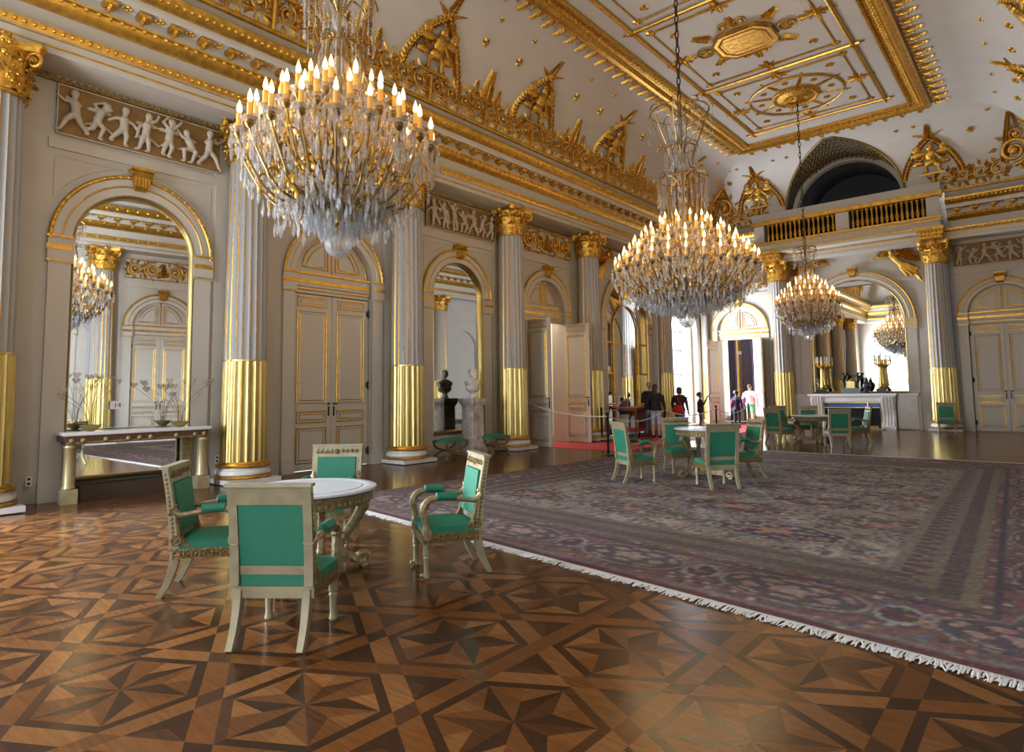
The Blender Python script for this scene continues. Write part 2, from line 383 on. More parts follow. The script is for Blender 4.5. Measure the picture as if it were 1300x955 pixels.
def arch_surround(T,uc,label,a=.93,R=1.25,zs=4.0,leg=.28,key=True,jamb=True,line=True):
    t=thing('arch_surround',label,'arch moulding')
    p=MB(); k=(R-a)/.32
    prof=[(a,-.02),(a,.04),(a+.12*k,.045),(a+.13*k,.06),(R-.05,.065),(R-.02,.05),(R,0)]
    ring_band(p,T,uc,zs,prof)
    if jamb:
        for sg in (-1,1):
            u0,u1=sorted((uc+sg*a,uc+sg*(R-.02))); tbox(p,T,u0,u1,0,zs,-.02,.05); tbox(p,T,u0-.01,u1+.01,0,.3,0,.085)
            tbox(p,T,u0-.02,u1+.03,zs-.36,zs+.06,0,.075)
    obj('archivolt',p,PAINT2,t)
    g=MB()
    for r,w,o in ((R-.03,.035,.05),(a+.14*k,.014,.055)):
        ring_band(g,T,uc,zs+.0,[(q,d+o) for q,d in bead(r,w)])
    for i in range(int(R*26)):
        aa=PI*(i+.5)/int(R*26); g.ball(T(uc+(R-.03)*cos(aa),zs+(R-.03)*sin(aa),.09),.022,5,4)
    if jamb:
        for sg in (-1,1):
            u0,u1=sorted((uc+sg*(a-.0),uc+sg*(R+.02)))
            for z,h,dd in ((zs+.05,.035,.1),(zs-.12,.075,.085),(zs-.33,.022,.09)): tbox(g,T,u0,u1,z-h/2,z+h/2,.05,dd)
    obj('gilded_moulding',g,GOLD,t)
    if key:
        q=MB(); w=.125
        def kp(u,z,d): return T(uc+u,z,d)
        z0,z1=zs+R-.24,zs+R+.08
        pr=[(z0,.06),(z0,.1),(z0+.06,.15),(z0+.1,.15),(z0+.15,.13),(z1-.12,.17),(z1-.04,.22),(z1,.21),(z1,.04)]
        q.sweep([lambda z,d,u=u: kp(u*(.7+.5*(z-z0)/(z1-z0)),z,d) for u in (-w,-w*.99,-w*.4,w*.4,w*.99,w)],pr)
        for sg in (-1,1): q.add([kp(sg*w*(.7+.5*(z-z0)/(z1-z0)),z,d) for z,d in pr],[tuple(range(len(pr)))])
        tbox(q,T,uc-w*1.35,uc+w*1.35,z1,z1+.04,0,.25)
        for i in range(5): tbox(q,T,uc-w*.8+i*w*.4-.018,uc-w*.8+i*w*.4+.018,z0+.08,z1-.06,.1,.18)
        for sg in (-1,1): q.tube([kp(sg*w*1.0,z1-.05,.15),kp(sg*w*1.35,z1-.05,.15)],.05,10)
        obj('scroll_keystone',q,GOLD,t)
    return t
# left wall ------------------------------------------------------
BM1,BD1,BM2,BD2,BW,BWIN=3.92,7.82,11.52,15.3,20.1,24.85
LWIN=-.35
holes_L=[dict(u=LWIN,a=1.25,zs=4.0,zb=.25,dep=.5),dict(u=BM1,a=.93,zs=4.0,zb=.0,dep=.16,back=True),dict(u=BD1,a=.97,zs=4.0,dep=.2,back=True),dict(u=BM2,a=.93,zs=4.0,zb=.5,dep=.16,back=True),
 dict(u=BD2,a=.93,zs=4.0,dep=.5),dict(u=BW,a=1.5,zs=4.0,zb=.0,dep=.16,back=True),dict(u=BWIN,a=1.2,zs=4.0,zb=.1,dep=.5)]
wl=MB(); wall_face(wl,TL,YN,YE,ZE+.1,holes_L)
def wall_relief(mb,T,cols,bays,half=1.29,wide=()):
    # shallow raised field strips behind the columns and bands around the panels
    edges=[]
    for b,h in bays: edges.append((b-h,b+h))
    prev=None
    for (l,r) in edges+[(None,None)]:
        pass
    for i,(l,r) in enumerate(edges):
        tbox(mb,T,l,r,5.44,5.60,0,.035); tbox(mb,T,l,r,6.52,ZE,0,.035)
    for i in range(len(edges)-1): tbox(mb,T,edges[i][1],edges[i+1][0],0,ZE,0,.035)
    for i in range(len(edges)-1): tbox(mb,T,edges[i][1]+.02,edges[i+1][0]-.02,0,.28,.03,.075)
wall_relief(wl,TL,COLY,[(BM1,1.29),(BD1,1.29),(BM2,1.29),(BD2,1.29),(BW,1.86)])
tbox(wl,TL,BW+1.86,BWIN-1.3,0,ZE,0,.035)
for b in (BM1,BD1,BM2,BD2):   # sunk spandrel lines
    for sg in (-1,1):
        pts=[TL(b+sg*1.2,5.33,.004),TL(b+sg*.25,5.33,.004)]
        for i in range(9):
            a=math.radians(78-66*i/8); pts.append(TL(b+sg*1.36*cos(a),4.0+1.36*sin(a),.004))
        pts=[p for p in pts if p[2]<5.34 and abs(p[1]-b)<=1.21]; wl.tube(pts,.008,5,closed=True)
def struct(name,mb,m,label,cat,par=None):
    o=obj(name,mb,m,par); o['kind']='structure'; o['label']=label; o['category']=cat; return o
struct('wall_left',wl,PAINT,'long grey white panelled wall with arched bays','wall')
# end wall -------------------------------------------------------
XA,XB=3.008,8.364; EM,ED1,ED2=5.64,1.16,10.1
we=MB(); wall_face(we,TE,XL,XR,ZE+.1,[dict(u=ED1,a=.97,zs=4.0,dep=.5),dict(u=EM,a=1.65,zs=4.0,zb=.0,dep=.16,back=True),dict(u=ED2,a=.97,zs=4.0,dep=.2,back=True)])
wall_relief(we,TE,[],[(ED1,1.29),(EM,2.06),(ED2,1.29)])
tbox(we,TE,ED2+1.29,XR,0,ZE,0,.035)
struct('wall_end',we,PAINT,'far end wall with a door at each side and the fireplace','wall')
# right and near walls (seen in the mirrors) ----------------------
RB=[(3.8,'m'),(7.6,'d'),(11.4,'m'),(15.2,'d'),(19.7,'w'),(24.4,'d')]
wr=MB(); wall_face(wr,TR,YN,YE,ZE+.1,[dict(u=u,a=(1.5 if k=='w' else .95),zs=4.0,zb=0,dep=.16,back=True) for u,k in RB])
wall_relief(wr,TR,[],[(u,1.86 if k=='w' else 1.29) for u,k in RB])
struct('wall_right',wr,PAINT,'right hand panelled wall seen only in the mirrors','wall')
wn=MB(); wall_face(wn,TN,XL,XR,ZE+.1,[dict(u=2.2,a=1.25,zs=4.0,zb=.25,dep=.5),dict(u=9.4,a=1.25,zs=4.0,zb=.25,dep=.5)])
struct('wall_near',wn,PAINT,'near end wall behind the viewer with two tall windows','wall')
# ---- surrounds
arch_surround(TL,BM1,'gilded arch moulding with scroll keystone around the console mirror')
arch_surround(TL,BD1,'gilded arch moulding over the closed double door on the left wall',a=.97)
arch_surround(TL,BM2,'gilded arch moulding around the mirror behind the marble bust')
arch_surround(TL,BD2,'gilded arch moulding of the deep niche over the open left door')
arch_surround(TL,BW,'wide arch moulding around the glazed mirror behind the display case',a=1.47,R=1.8)
arch_surround(TE,EM,'wide arch moulding around the mirror above the fireplace',a=1.63,R=2.0)
arch_surround(TE,ED1,'gilded arch moulding over the open door in the end wall',a=.97)
arch_surround(TE,ED2,'gilded arch moulding over the closed door right of the fireplace',a=.97)
for u,k in RB[:5]:
    if k=='w': arch_surround(TR,u,'wide arch moulding on the right wall seen in the bust mirror',a=1.47,R=1.8)
    else: arch_surround(TR,u,'arch moulding on the right wall %s'%{3.8:'nearest the viewer',7.6:'over the door seen in the console mirror',11.4:'between two doors',15.2:'over the farther right door'}[u],a=.95)

# ================================================================ doors and mirrors
def frame_rect(mb,x0,x1,z0,z1,y,r=.016):
    mb.tube([(x0,y,z0),(x1,y,z0),(x1,y,z1),(x0,y,z1)],r,6,closed=True)
def door_leaf(w=.93,h=3.64,parent=None,side=1):
    """local: hinge edge at x=0, leaf runs to x=side*w, faces -y and +y"""
    p=MB(); p.box(*sorted((0,side*w)),-.025,.025,.01,h)
    g=MB()
    zz=[(.16,.86),(.98,1.2),(1.38,3.28),(3.4,3.58)]
    for y in (-.03,.03):
        for z0,z1 in zz:
            x0,x1=sorted((side*.13,side*(w-.13)))
            frame_rect(g,x0,x1,z0,z1,y,.017); frame_rect(g,x0+.06,x1-.06,z0+.055,z1-.055,y,.01)
            tb=.008 if y>0 else -.008
            p.box(x0+.07,x1-.07,*sorted((y-tb*.5,y+tb)),z0+.065,z1-.065)
    o=obj('door_leaf',p,PAINT2,parent); obj('gilded_moulding',g,GOLD,o)
    hd=MB(); xk=side*(w-.06)
    for y in (-1,1):
        hd.tube([(xk,y*.025,1.36),(xk,y*.075,1.36),(xk-side*.06,y*.08,1.36)],.013,8); hd.ball((xk,y*.03,1.36),.025,8,5)
        hd.box(xk-.018,xk+.018,*sorted((y*.024,y*.034)),1.1,1.3)
    obj('door_handle',hd,DARK,o)
    hg=MB()
    for z in (.3,1.75,3.35):
        hg.tube([(side*.0,-.035,z-.09),(side*.0,-.035,z+.09)],.022,8); hg.box(*sorted((0,side*.05)),-.034,-.024,z-.06,z+.06)
    obj('hinge',hg,DARK,o)
    return o
def lunette(parent,T,uc,d,a=.95,zs=4.0,h=3.66,mirror=False):
    p=MB(); n=24
    p.add([T(uc+a*cos(PI*i/n),zs+.08+a*sin(PI*i/n),d) for i in range(n+1)],[tuple(range(n+1))])
    tbox(p,T,uc-a,uc+a,h,zs+.09,d-.04,d+.06); tbox(p,T,uc-a,uc+a,h+.14,zs+.06,d,d+.1)
    o=obj('fanlight',p,PAINT2,parent)
    g=MB(); zb=zs+.14
    for z,hh,dd in ((zs+.07,.04,.14),(zs-.1,.07,.115),(zs-.26,.022,.11)): tbox(g,T,uc-a,uc+a,z-hh/2,z+hh/2,d+.05,d+dd)
    g.tube([T(uc,zb,d+.01),T(uc,zs+a,d+.01)],.022,6)
    for sg in (-1,1):
        for r,w in ((.72,.018),(.62,.01)):
            q=.1+ (0 if r>.7 else .07)
            pts=[T(uc+sg*q,zb+.06+ (0 if r>.7 else .07),d+.012)]
            for i in range(13):
                b=PI/2*i/12; x=r*cos(b); z=r*sin(b)
                if x<q or z<.06: continue
                pts.append(T(uc+sg*x,zb+z,d+.012))
            pts.append(T(uc+sg*q,zb+math.sqrt(max(0,r*r-q*q)),d+.012))
            g.tube(pts,w,6,closed=True)
    ring_band(g,T,uc,zs+.08,[(r,dd+d) for r,dd in bead(a-.04,.02)])
    obj('gilded_fanlight_moulding',g,GOLD,o)
def door(n,T,uc,ry,label,angs=(0,0),d=-.14,h=3.64,w=.945,dlun=-.15,flip=1):
    t=thing('door_%d'%n,label,'door',kind='structure')
    lunette(t,T,uc,dlun)
    for sg,an in ((-1,angs[0]),(1,angs[1])):
        l=door_leaf(w-.005,h,t,-sg*flip); x,y,_=T(uc+sg*w,0,d); l.location=(x,y,0); l.rotation_euler=(0,0,ry+an)
        for c in l.children: pass
    return t
# T axes: left wall u=+Y, room = +X ; leaf local x along u needs rot +90deg, local -y faces room
door(1,TL,BD1,PI/2,'closed double door on the left wall between the console mirror and the bust mirror')
door(2,TL,BD2,PI/2,'left wall double door standing open onto the red carpet',(math.radians(-95),math.radians(90)),d=-.03)
door(3,TE,ED2,0,'closed double door in the end wall right of the fireplace')
door(4,TE,ED1,0,'open double door in the end wall left of the fireplace',(math.radians(-100),math.radians(106)),d=-.03)
for k,(u,s) in enumerate([(7.6,'seen in the console mirror'),(15.2,'farther along')]): door(5+k,TR,u,-PI/2,'closed double door in the right wall, '+s,flip=-1)

def arch_poly(T,uc,a,zb,zs,d,n=28): return [T(uc-a,zb,d),T(uc+a,zb,d)]+[T(uc+a*cos(PI*i/n),zs+a*sin(PI*i/n),d) for i in range(n+1)]
def frame_path(mb,T,uc,a,zb,zs,prof,bottom=True):
    path=[lambda r,d: T(uc+a+r,zb-(r if bottom else 0),d)]
    n=30
    for i in range(n+1):
        b=PI*i/n; path.append(lambda r,d,b=b: T(uc+(a+r)*cos(b),zs+(a+r)*sin(b),d))
    path.append(lambda r,d: T(uc-a-r,zb-(r if bottom else 0),d))
    mb.sweep(path,prof,closed=bottom)
def mirror(T,uc,a,zb,zs,label,rot=0,fw=.055,bottom=True,d=-.1):
    t=thing('arched_mirror',label,'mirror')
    g=MB()
    TT=(lambda u,z,dd: T(u,z,dd+(u-uc)*rot))
    g.add(arch_poly(TT,uc,a+.01,zb,zs,d),[tuple(range(31))])
    obj('mirror_glass',g,MIRROR,t,angle=0)
    f=MB(); frame_path(f,T,uc,a-.02,zb,zs,[(.0,d-.0),(.0,.0),(.015,.035),(fw*.5,.06),(fw,.035),(fw+.01,0)],bottom)
    obj('gilded_frame',f,GOLDP,t); return t
mirror(TL,BM1,.9,.32,4.0,'tall arched mirror behind the console table',rot=.06,d=-.085)
mirror(TL,BM2,.9,.62,4.0,'tall arched mirror behind the marble bust',rot=.015,d=-.08)
mirror(TE,EM,1.62,1.4,4.0,'wide arched mirror above the fireplace mantel',fw=.07)
mw=mirror(TL,BW,1.45,.3,4.0,'wide arched mirror door with gilded glazing bars behind the display case',fw=.05)
gb=MB()
for sg in (-1,1):
    gb.tube([TL(BW+sg*.86,.3,-.06),TL(BW+sg*.86,3.7,-.06)],.03,8)
    for z in (1.1,2.15,3.25): gb.tube([TL(BW+sg*.86,z,-.06),TL(BW+sg*1.45,z,-.06)],.03,8)
    gb.tube([TL(BW+sg*.7,4.35,-.06),TL(BW+sg*1.15,4.95,-.06)],.022,8)
gb.tube([TL(BW+.86*cos(PI*i/24),3.7+.9*sin(PI*i/24),-.06) for i in range(25)],.03,8)
gb.tube([TL(BW,.3,-.06),TL(BW,3.2,-.06)],.018,8)
obj('glazing_bar',gb,GOLD,mw)
mirror(TR,3.8,.9,.6,4.0,'arched mirror on the right wall nearest the viewer'); mirror(TR,11.4,.9,.6,4.0,'arched mirror on the right wall between its doors')
t=mirror(TR,19.7,1.45,.3,4.0,'wide arched mirror on the right wall')
# ---- windows
def window(n,T,uc,a,zb,zs,label,d=-.42,curt=True):
    t=thing('window_%d'%n,label,'window',kind='structure')
    g=MB(); g.add(arch_poly(T,uc,a,zb,zs,d),[tuple(range(31))]); obj('pane',g,PANE,t,angle=0)
    f=MB(); frame_path(f,T,uc,a-.06,zb+.06,zs,[(0,d-.03),(0,d+.04),(.07,d+.04),(.07,d-.03)])
    for u in (-a/3,a/3): tbox(f,T,uc+u-.025,uc+u+.025,zb,zs+a*.9,d-.02,d+.03)
    for z in (1.2,2.2,3.2,4.0): tbox(f,T,uc-a,uc+a,z-.02,z+.02,d-.02,d+.03)
    obj('window_frame',f,PAINT2,t)
    if curt:
        SH=bpy.data.materials.get('sheer_curtain')
        if not SH:
            SH=bpy.data.materials.new('sheer_curtain'); SH.use_nodes=True; nt=SH.node_tree; nt.nodes.clear()
            a1=nt.nodes.new('ShaderNodeBsdfTranslucent'); a1.inputs[0].default_value=(.9,.87,.8,1); a2=nt.nodes.new('ShaderNodeBsdfDiffuse'); a2.inputs[0].default_value=(.85,.82,.76,1)
            a3=nt.nodes.new('ShaderNodeMixShader'); a4=nt.nodes.new('ShaderNodeOutputMaterial'); nt.links.new(a1.outputs[0],a3.inputs[1]); nt.links.new(a2.outputs[0],a3.inputs[2]); a3.inputs[0].default_value=.35; nt.links.new(a3.outputs[0],a4.inputs[0])
        for sg in (-1,1):
            c=MB(); N=40; w=.24
            pr=[(uc+sg*(a-.02-w*i/N),.035*sin(i*1.15)) for i in range(N+1)]
            zs_=[zb+.02,1.5,3,4.3]
            c.sweep([lambda i,_z,z=z: T(pr[int(i)][0],z,d+.14+pr[int(i)][1]) for z in zs_],[(i,0) for i in range(N+1)])
            c.sweep([lambda i,_z,z=z: T(pr[int(i)][0],z,d+.146+pr[int(i)][1]) for z in zs_],[(i,0) for i in range(N+1)])
            obj('sheer_curtain',c,SH,t)
    return t
window(1,TL,BWIN,1.2,.1,4.0,'dazzling tall window at the far end of the left wall')
window(2,TL,LWIN,1.25,.25,4.0,'tall window at the near end of the left wall, seen in the fireplace mirror')
window(3,TN,2.2,1.25,.25,4.0,'tall window in the near wall, left one'); window(4,TN,9.4,1.25,.25,4.0,'tall window in the near wall, right one')  # near wall windows added out of view to let in extra fill
# ================================================================ columns
def fluted(z0,z1,r0,r1,nf=20,fill=.2,depth=.035,ent=True):
    """fluted shaft; material 0 = flute, 1 = fillet"""
    mb=MB(); sub=6; L=7; vs=[]; prof=[]
    for k in range(nf):
        for j in range(sub):
            t=j/sub; a=2*PI*(k+t)/nf
            if t<fill: prof.append((a,1.0,1))
            else:
                q=(t-fill)/(1-fill); prof.append((a,1-depth*2.2*math.sqrt(max(0,q*(1-q)))*1.6,0))
    n=len(prof)
    for i in range(L):
        t=i/(L-1); z=z0+(z1-z0)*t; r=r0+(r1-r0)*(t**1.4)
        for a,f,_ in prof: vs.append((r*f*cos(a),r*f*sin(a),z))
    b=0
    for i in range(L-1):
        for k in range(n):
            mb.mi=prof[k][2] ; mb.add([],[]) 
            mb.f.append((i*n+k,i*n+(k+1)%n,(i+1)*n+(k+1)%n,(i+1)*n+k)); mb.m.append(mb.mi)
    mb.v=vs; return mb
def acanthus(mb,ang,r,z,h,w,curl=.1):
    """one curling leaf on the bell"""
    rows=[]; n=9
    ca,sa=cos(ang),sin(ang)
    def P(rr,tt,zz): return (rr*ca-tt*sa,rr*sa+tt*ca,zz)
    for i in range(n):
        t=i/(n-1); 
        if t<.7: rr=r+.02+.05*t*t; zz=z+h*t/.78
        else:
            q=(t-.7)/.3*PI*.85; rr=r+.045+curl*.5*(1-cos(q)); zz=z+h*.9+curl*.45*sin(q)
        ww=w*(.8+.5*sin(PI*min(1,t*1.1)))*(1 if i%2 else .72)*(1-.5*max(0,t-.6))
        rows.append([P(rr,-ww/2,zz-.01),P(rr+.022,-ww/4,zz),P(rr+.008,0,zz),P(rr+.022,ww/4,zz),P(rr,ww/2,zz-.01)])
    vs=[p for row in rows for p in row]
    mb.add(vs,[(i*5+k,i*5+k+1,(i+1)*5+k+1,(i+1)*5+k) for i in range(n-1) for k in range(4)])
    for k in (0,4):
        for i in range(2,n-1,2): mb.ball(rows[i][k],.02,5,4)
CAPM=MB()
def build_capital(mb):
    z0=0; H=.75; r=.345
    mb.lathe([(r+.0,z0-.03),(r+.04,z0-.02),(r+.04,z0+.01),(r-.01,z0+.03),(r-.005,.3),(r+.05,.55),(r+.1,.64)],28)
    for k in range(8): acanthus(mb,2*PI*k/8,r-.01,.03,.25,.25,.11)
    for k in range(8): acanthus(mb,2*PI*(k+.5)/8,r,.06,.42,.24,.13)
    for k in range(4):
        a=PI/4+k*PI/2
        M=Matrix.Rotation(a,4,'Z'); mb.M=M
        pts=[];R=[]
        for i in range(22):
            t=i/21; q=t*2.6*PI; rr=.115*(1-.8*t)
            pts.append((.50+rr*cos(PI/2-q)-.0,0,.535+rr*sin(PI/2-q))); R.append(.035*(1-.5*t))
        pts=[(.33,0,.34),(.36,0,.5),(.43,0,.62)]+pts; R=[.03,.035,.04]+R
        mb.tube(pts,R,7); mb.ball((.50,0,.535),(.03,.075,.03),7,5)
        for sg in (-1,1): mb.ball((.40,sg*.12,.50),.05,7,5); mb.tube([(.36,sg*.07,.38),(.42,sg*.1,.52),(.40,sg*.17,.60),(.38,sg*.2,.54)],.022,6)
        mb.M=Matrix.Rotation(k*PI/2,4,'Z')
        mb.rosette if False else None
        mb.ball((.475,0,.69),(.06,.085,.075),8,5)
        for i in range(6): mb.ball((.50,.075*cos(i*PI/3),.69+.06*sin(i*PI/3)),.03,5,4)
        mb.ball((.42,0,.52),.05,7,5)
    mb.M=None
    # abacus with concave sides
    pol=[]
    for k in range(4):
        a=PI/4+k*PI/2; b=a+PI/2
        c1=(.64*cos(a-.09),.64*sin(a-.09)); c2=(.64*cos(a+.09),.64*sin(a+.09)); c3=(.64*cos(b-.09),.64*sin(b-.09))
        pol+= [c1,c2]
        for j in range(1,6):
            t=j/6; x=c2[0]+(c3[0]-c2[0])*t; y=c2[1]+(c3[1]-c2[1])*t; q=.13*4*t*(1-t); m=a+PI/4
            pol.append((x-q*cos(m),y-q*sin(m)))
    n=len(pol)
    for z0,z1,s0,s1 in ((.64,.70,.93,.96),(.70,.75,1,1)):
        vs=[(x*s0,y*s0,z0) for x,y in pol]+[(x*s1,y*s1,z1) for x,y in pol]
        mb.add(vs,[tuple(range(n))[::-1],tuple(range(n,2*n))]+[(i,(i+1)%n,n+(i+1)%n,n+i) for i in range(n)])
    r=random.Random(4)
    for i in range(70):
        a=r.random()*2*PI; z=.06+r.random()*.5; rr=.36+.11*z+.04*r.random(); mb.ball((rr*cos(a),rr*sin(a),z),.018+.014*r.random(),5,4)
build_capital(CAPM)
def build_column():
    t=thing('fluted_column','x','column')
    sh=fluted(2.16,5.86,.372,.335,fill=.13); obj('shaft',sh,[FLUTE,GOLD],t,angle=50)
    gs=fluted(.38,2.18,.40,.383,depth=.04); gs.lathe([(.355,2.16),(.386,2.165),(.386,2.19),(.355,2.195)],40); obj('gilded_sheath',gs,GOLDP,t,angle=50)
    b=MB(); b.lathe([(.40,.16),(.43,.18),(.41,.2),(.4,.25),(.405,.29),(.40,.31)],40); s2=[( .40,.13)]
    b.lathe([(.44,.15),(.465,.165),(.47,.2),(.455,.235),(.42,.26),(.41,.31)],40)
    bo=obj('base',b,WHITE,t)
    g=MB(); g.lathe([(.42,.095),(.475,.1),(.492,.125),(.475,.15),(.43,.155)],40)
    g.lathe([(.40,.28),(.45,.29),(.465,.315),(.45,.335),(.415,.34),(.42,.36),(.405,.385),(.38,.39)],40); obj('gilded_ring',g,GOLD,bo)
    p=MB(); p.box(-.47,.48,-.48,.48,.018,.095); obj('plinth',p,WHITE,t)
    p=MB(); p.box(-.46,.46,-.46,.46,.0,.02); obj('plinth_underlay',p,DARK,t)
    c=MB(); c.v=CAPM.v; c.f=CAPM.f; c.m=CAPM.m; o=obj('capital',c,GOLDR,t,(0,0,5.86),angle=60)
    return t
col0=build_column()
COLS=[((0,1.9),0,'fluted column cut by the left edge, left of the console table'),((0,5.663),0,'fluted column with gilded lower third right of the console table'),
 ((0,9.486),0,'fluted column between the closed left door and the bust mirror'),((0,13.209),0,'fluted column between the bust mirror and the open left door'),
 ((0,17.088),0,'fluted column just right of the open left door leaf'),((0,22.316),0,'fluted column left of the dazzling window, behind the child with the red bag'),
 ((-.24,26.5),0,'glare washed slim column in the far corner right of the dazzling window'),
 ((XA,AYE),-PI/2,'fluted column left of the fireplace'),((XB,AYE),-PI/2,'fluted column right of the fireplace behind the lone side chair')]
for i,(p,rz,lab) in enumerate(COLS):
    if i==0: col0.location=(p[0],p[1],0); col0.rotation_euler=(0,0,rz); col0['label']=lab; col0['group']='fluted columns with gilded lower shafts'
    else:
        c_=dup(col0,(p[0],p[1],0),rz,lab,'fluted columns with gilded lower shafts')
        if i==5: c_.scale=(.72,.72,1)
        if i==6: c_.scale=(.42,.42,1)
for y in COLY[1:]:
    dup(col0,(AXR,y,0),PI,'fluted column on the right wall, seen only in the mirrors','right wall columns')

# ================================================================ entablature, cove, ceiling
def ring_sweep(mb,prof,segs=('L','E','R','N'),gap=None):
    """prof: (d,z), d = distance inward from the column axis line"""
    C4=lambda d:{'a':(0+d,AYN+d),'b':(0+d,AYE-d),'c':(AXR-d,AYE-d),'d':(AXR-d,AYN+d)}
    pairs={'L':('a','b'),'E':('b','c'),'R':('c','d'),'N':('d','a')}
    n=len(prof)
    for s in segs:
        A,B=pairs[s]
        if gap and s=='E':
            for x,end in ((gap[0],False),(gap[1],True)):
                V0=[(x,AYE-d,z) for d,z in prof]; V1=[(*C4(d)['c' if end else 'b'],z) for d,z in prof]
                vs=(V0+V1) if end else (V1+V0)
                mb.add(vs,[(k,k+1,n+k+1,n+k) for k in range(n-1)]); mb.add(V0,[tuple(range(n))])
            continue
        vs=[(*C4(d)[A],z) for d,z in prof]+[(*C4(d)[B],z) for d,z in prof]
        mb.add(vs,[(k,k+1,n+k+1,n+k) for k in range(n-1)])
def along(seg,d,z,step,off=0):
    """points + tangent along a run of the entablature"""
    if seg=='L': a,b=Vector((d,AYN+d,z)),Vector((d,AYE-d,z))
    elif seg=='E': a,b=Vector((d,AYE-d,z)),Vector((AXR-d,AYE-d,z))
    elif seg=='R': a,b=Vector((AXR-d,AYE-d,z)),Vector((AXR-d,AYN+d,z))
    else: a,b=Vector((AXR-d,AYN+d,z)),Vector((d,AYN+d,z))
    n=int((b-a).length/step); t=(b-a).normalized(); w=Vector((t.y,-t.x,0))
    return [(a+(b-a)*((i+.5)/n),t,w) for i in range(n)]
def ingap(seg,p): return seg=='E' and 2.3<p.x<8.95
en=MB()
ring_sweep(en,[(-.4,6.6),(.34,6.6),(.34,6.7),(.362,6.705),(.362,6.82),(.385,6.825),(.385,6.86),(.44,6.95),(.36,6.965),(.2,6.97)])
GAP=(2.42,8.83)
ring_sweep(en,[(.2,6.96),(.36,6.965),(.36,7.22),(.40,7.24),(.5,7.34),(.5,7.36),(.56,7.40),(.56,7.56),(.78,7.57),(.80,7.62),(.80,7.70),(.86,7.73),(.93,7.86),(.93,7.89),(.72,7.93),(.62,8.05),(.72,8.17)],gap=GAP)
struct('trim_1',en,PAINT2,'deep grey white entablature running above the columns','entablature')
eg=MB()
ring_sweep(eg,[(.385,6.85),(.40,6.845),(.445,6.93),(.445,6.955),(.37,6.97)])
ring_sweep(eg,[(.342,6.695),(.366,6.698),(.366,6.715)]); ring_sweep(eg,[(.364,6.815),(.389,6.818),(.389,6.83)])
ring_sweep(eg,[(.36,7.215),(.41,7.22),(.46,7.27),(.51,7.335),(.52,7.365),(.555,7.385),(.565,7.41),(.5,7.42)],gap=GAP)
ring_sweep(eg,[(.79,7.69),(.83,7.695),(.86,7.715),(.935,7.845),(.945,7.87),(.94,7.905),(.9,7.91)],gap=GAP)
for seg in ('L','E','R'):
    full=seg!='R'
    for p,t,w in along(seg,.435,6.90,.115 if full else .3): eg.ball(p,.034,6,4)
    for p,t,w in along(seg,.53,7.365,.16 if full else .4):
        if not ingap(seg,p): eg.ball(p,.036,6,4)
    for p,t,w in along(seg,.90,7.80,.12 if full else .3):
        if not ingap(seg,p): eg.ball(p,.042,6,4)
struct('trim_2',eg,GOLD,'gilded bead and egg mouldings of the entablature','moulding')
em=MB()
for seg in ('L','E','R'):
    for p,t,w in along(seg,.56,7.49,.47):
        if ingap(seg,p): continue
        q=w
        for i,(dd,zz,r) in enumerate(((.02,.03,.05),(.09,.035,.045),(.16,.04,.05))):
            c=p+q*dd+Vector((0,0,zz)); em.tube([c-t*.085,c+t*.085],r,8)
        c=p+q*.03; em.tube([c+q*.0-Vector((0,0,.05)),c+q*.08-Vector((0,0,.03)),c+q*.17+Vector((0,0,.0))],[.035,.045,.03],6)
        m=p+t*.235+q*.1+Vector((0,0,.065))
        for k in range(4):
            a=k*PI/2; em.ball(m+t*.05*cos(a)+q*.05*sin(a),(.04,.04,.02),6,4)
        em.ball(m-Vector((0,0,.02)),.028,6,4)
struct('trim_3',em,GOLDR,'row of gilded scroll brackets and rosettes under the cornice','bracket row')
# cove ----------------------------------------------------------
D0,D1,Z0,Z1=.72,2.55,8.17,ZC
def cove_pt(t): return (D0+(D1-D0)*(1-cos(t*PI/2)),Z0+(Z1-Z0)*sin(t*PI/2))
NT=22
cv=MB(); prof=[cove_pt(i/NT) for i in range(NT+1)]
ring_sweep(cv,prof,('L','R','N'))
AC,AZ,AR=5.68,8.38,2.03
for i in range(NT):
    (d0,z0),(d1,z1)=prof[i],prof[i+1]
    for z_ in (0,):
        def hw(z): return math.sqrt(max(0,AR*AR-(z-AZ)**2)) if z>AZ else AR
        y0,y1=AYE-d0,AYE-d1
        if z0>AZ+AR: cv.quad((d0,y0,z0),(AXR-d0,y0,z0),(AXR-d1,y1,z1),(d1,y1,z1)); continue
        h0,h1=hw(z0),hw(z1)
        cv.quad((d0,y0,z0),(AC-h0,y0,z0),(AC-h1,y1,z1),(d1,y1,z1)); cv.quad((AC+h0,y0,z0),(AXR-d0,y0,z0),(AXR-d1,y1,z1),(AC+h1,y1,z1))
cz=ZC+.02
cv.quad((D1,AYN+D1,ZC),(AXR-D1,AYN+D1,ZC),(AXR-D1,AYE-D1,ZC),(D1,AYE-D1,ZC))
struct('ceiling',cv,CEIL,'pale coved ceiling','ceiling')
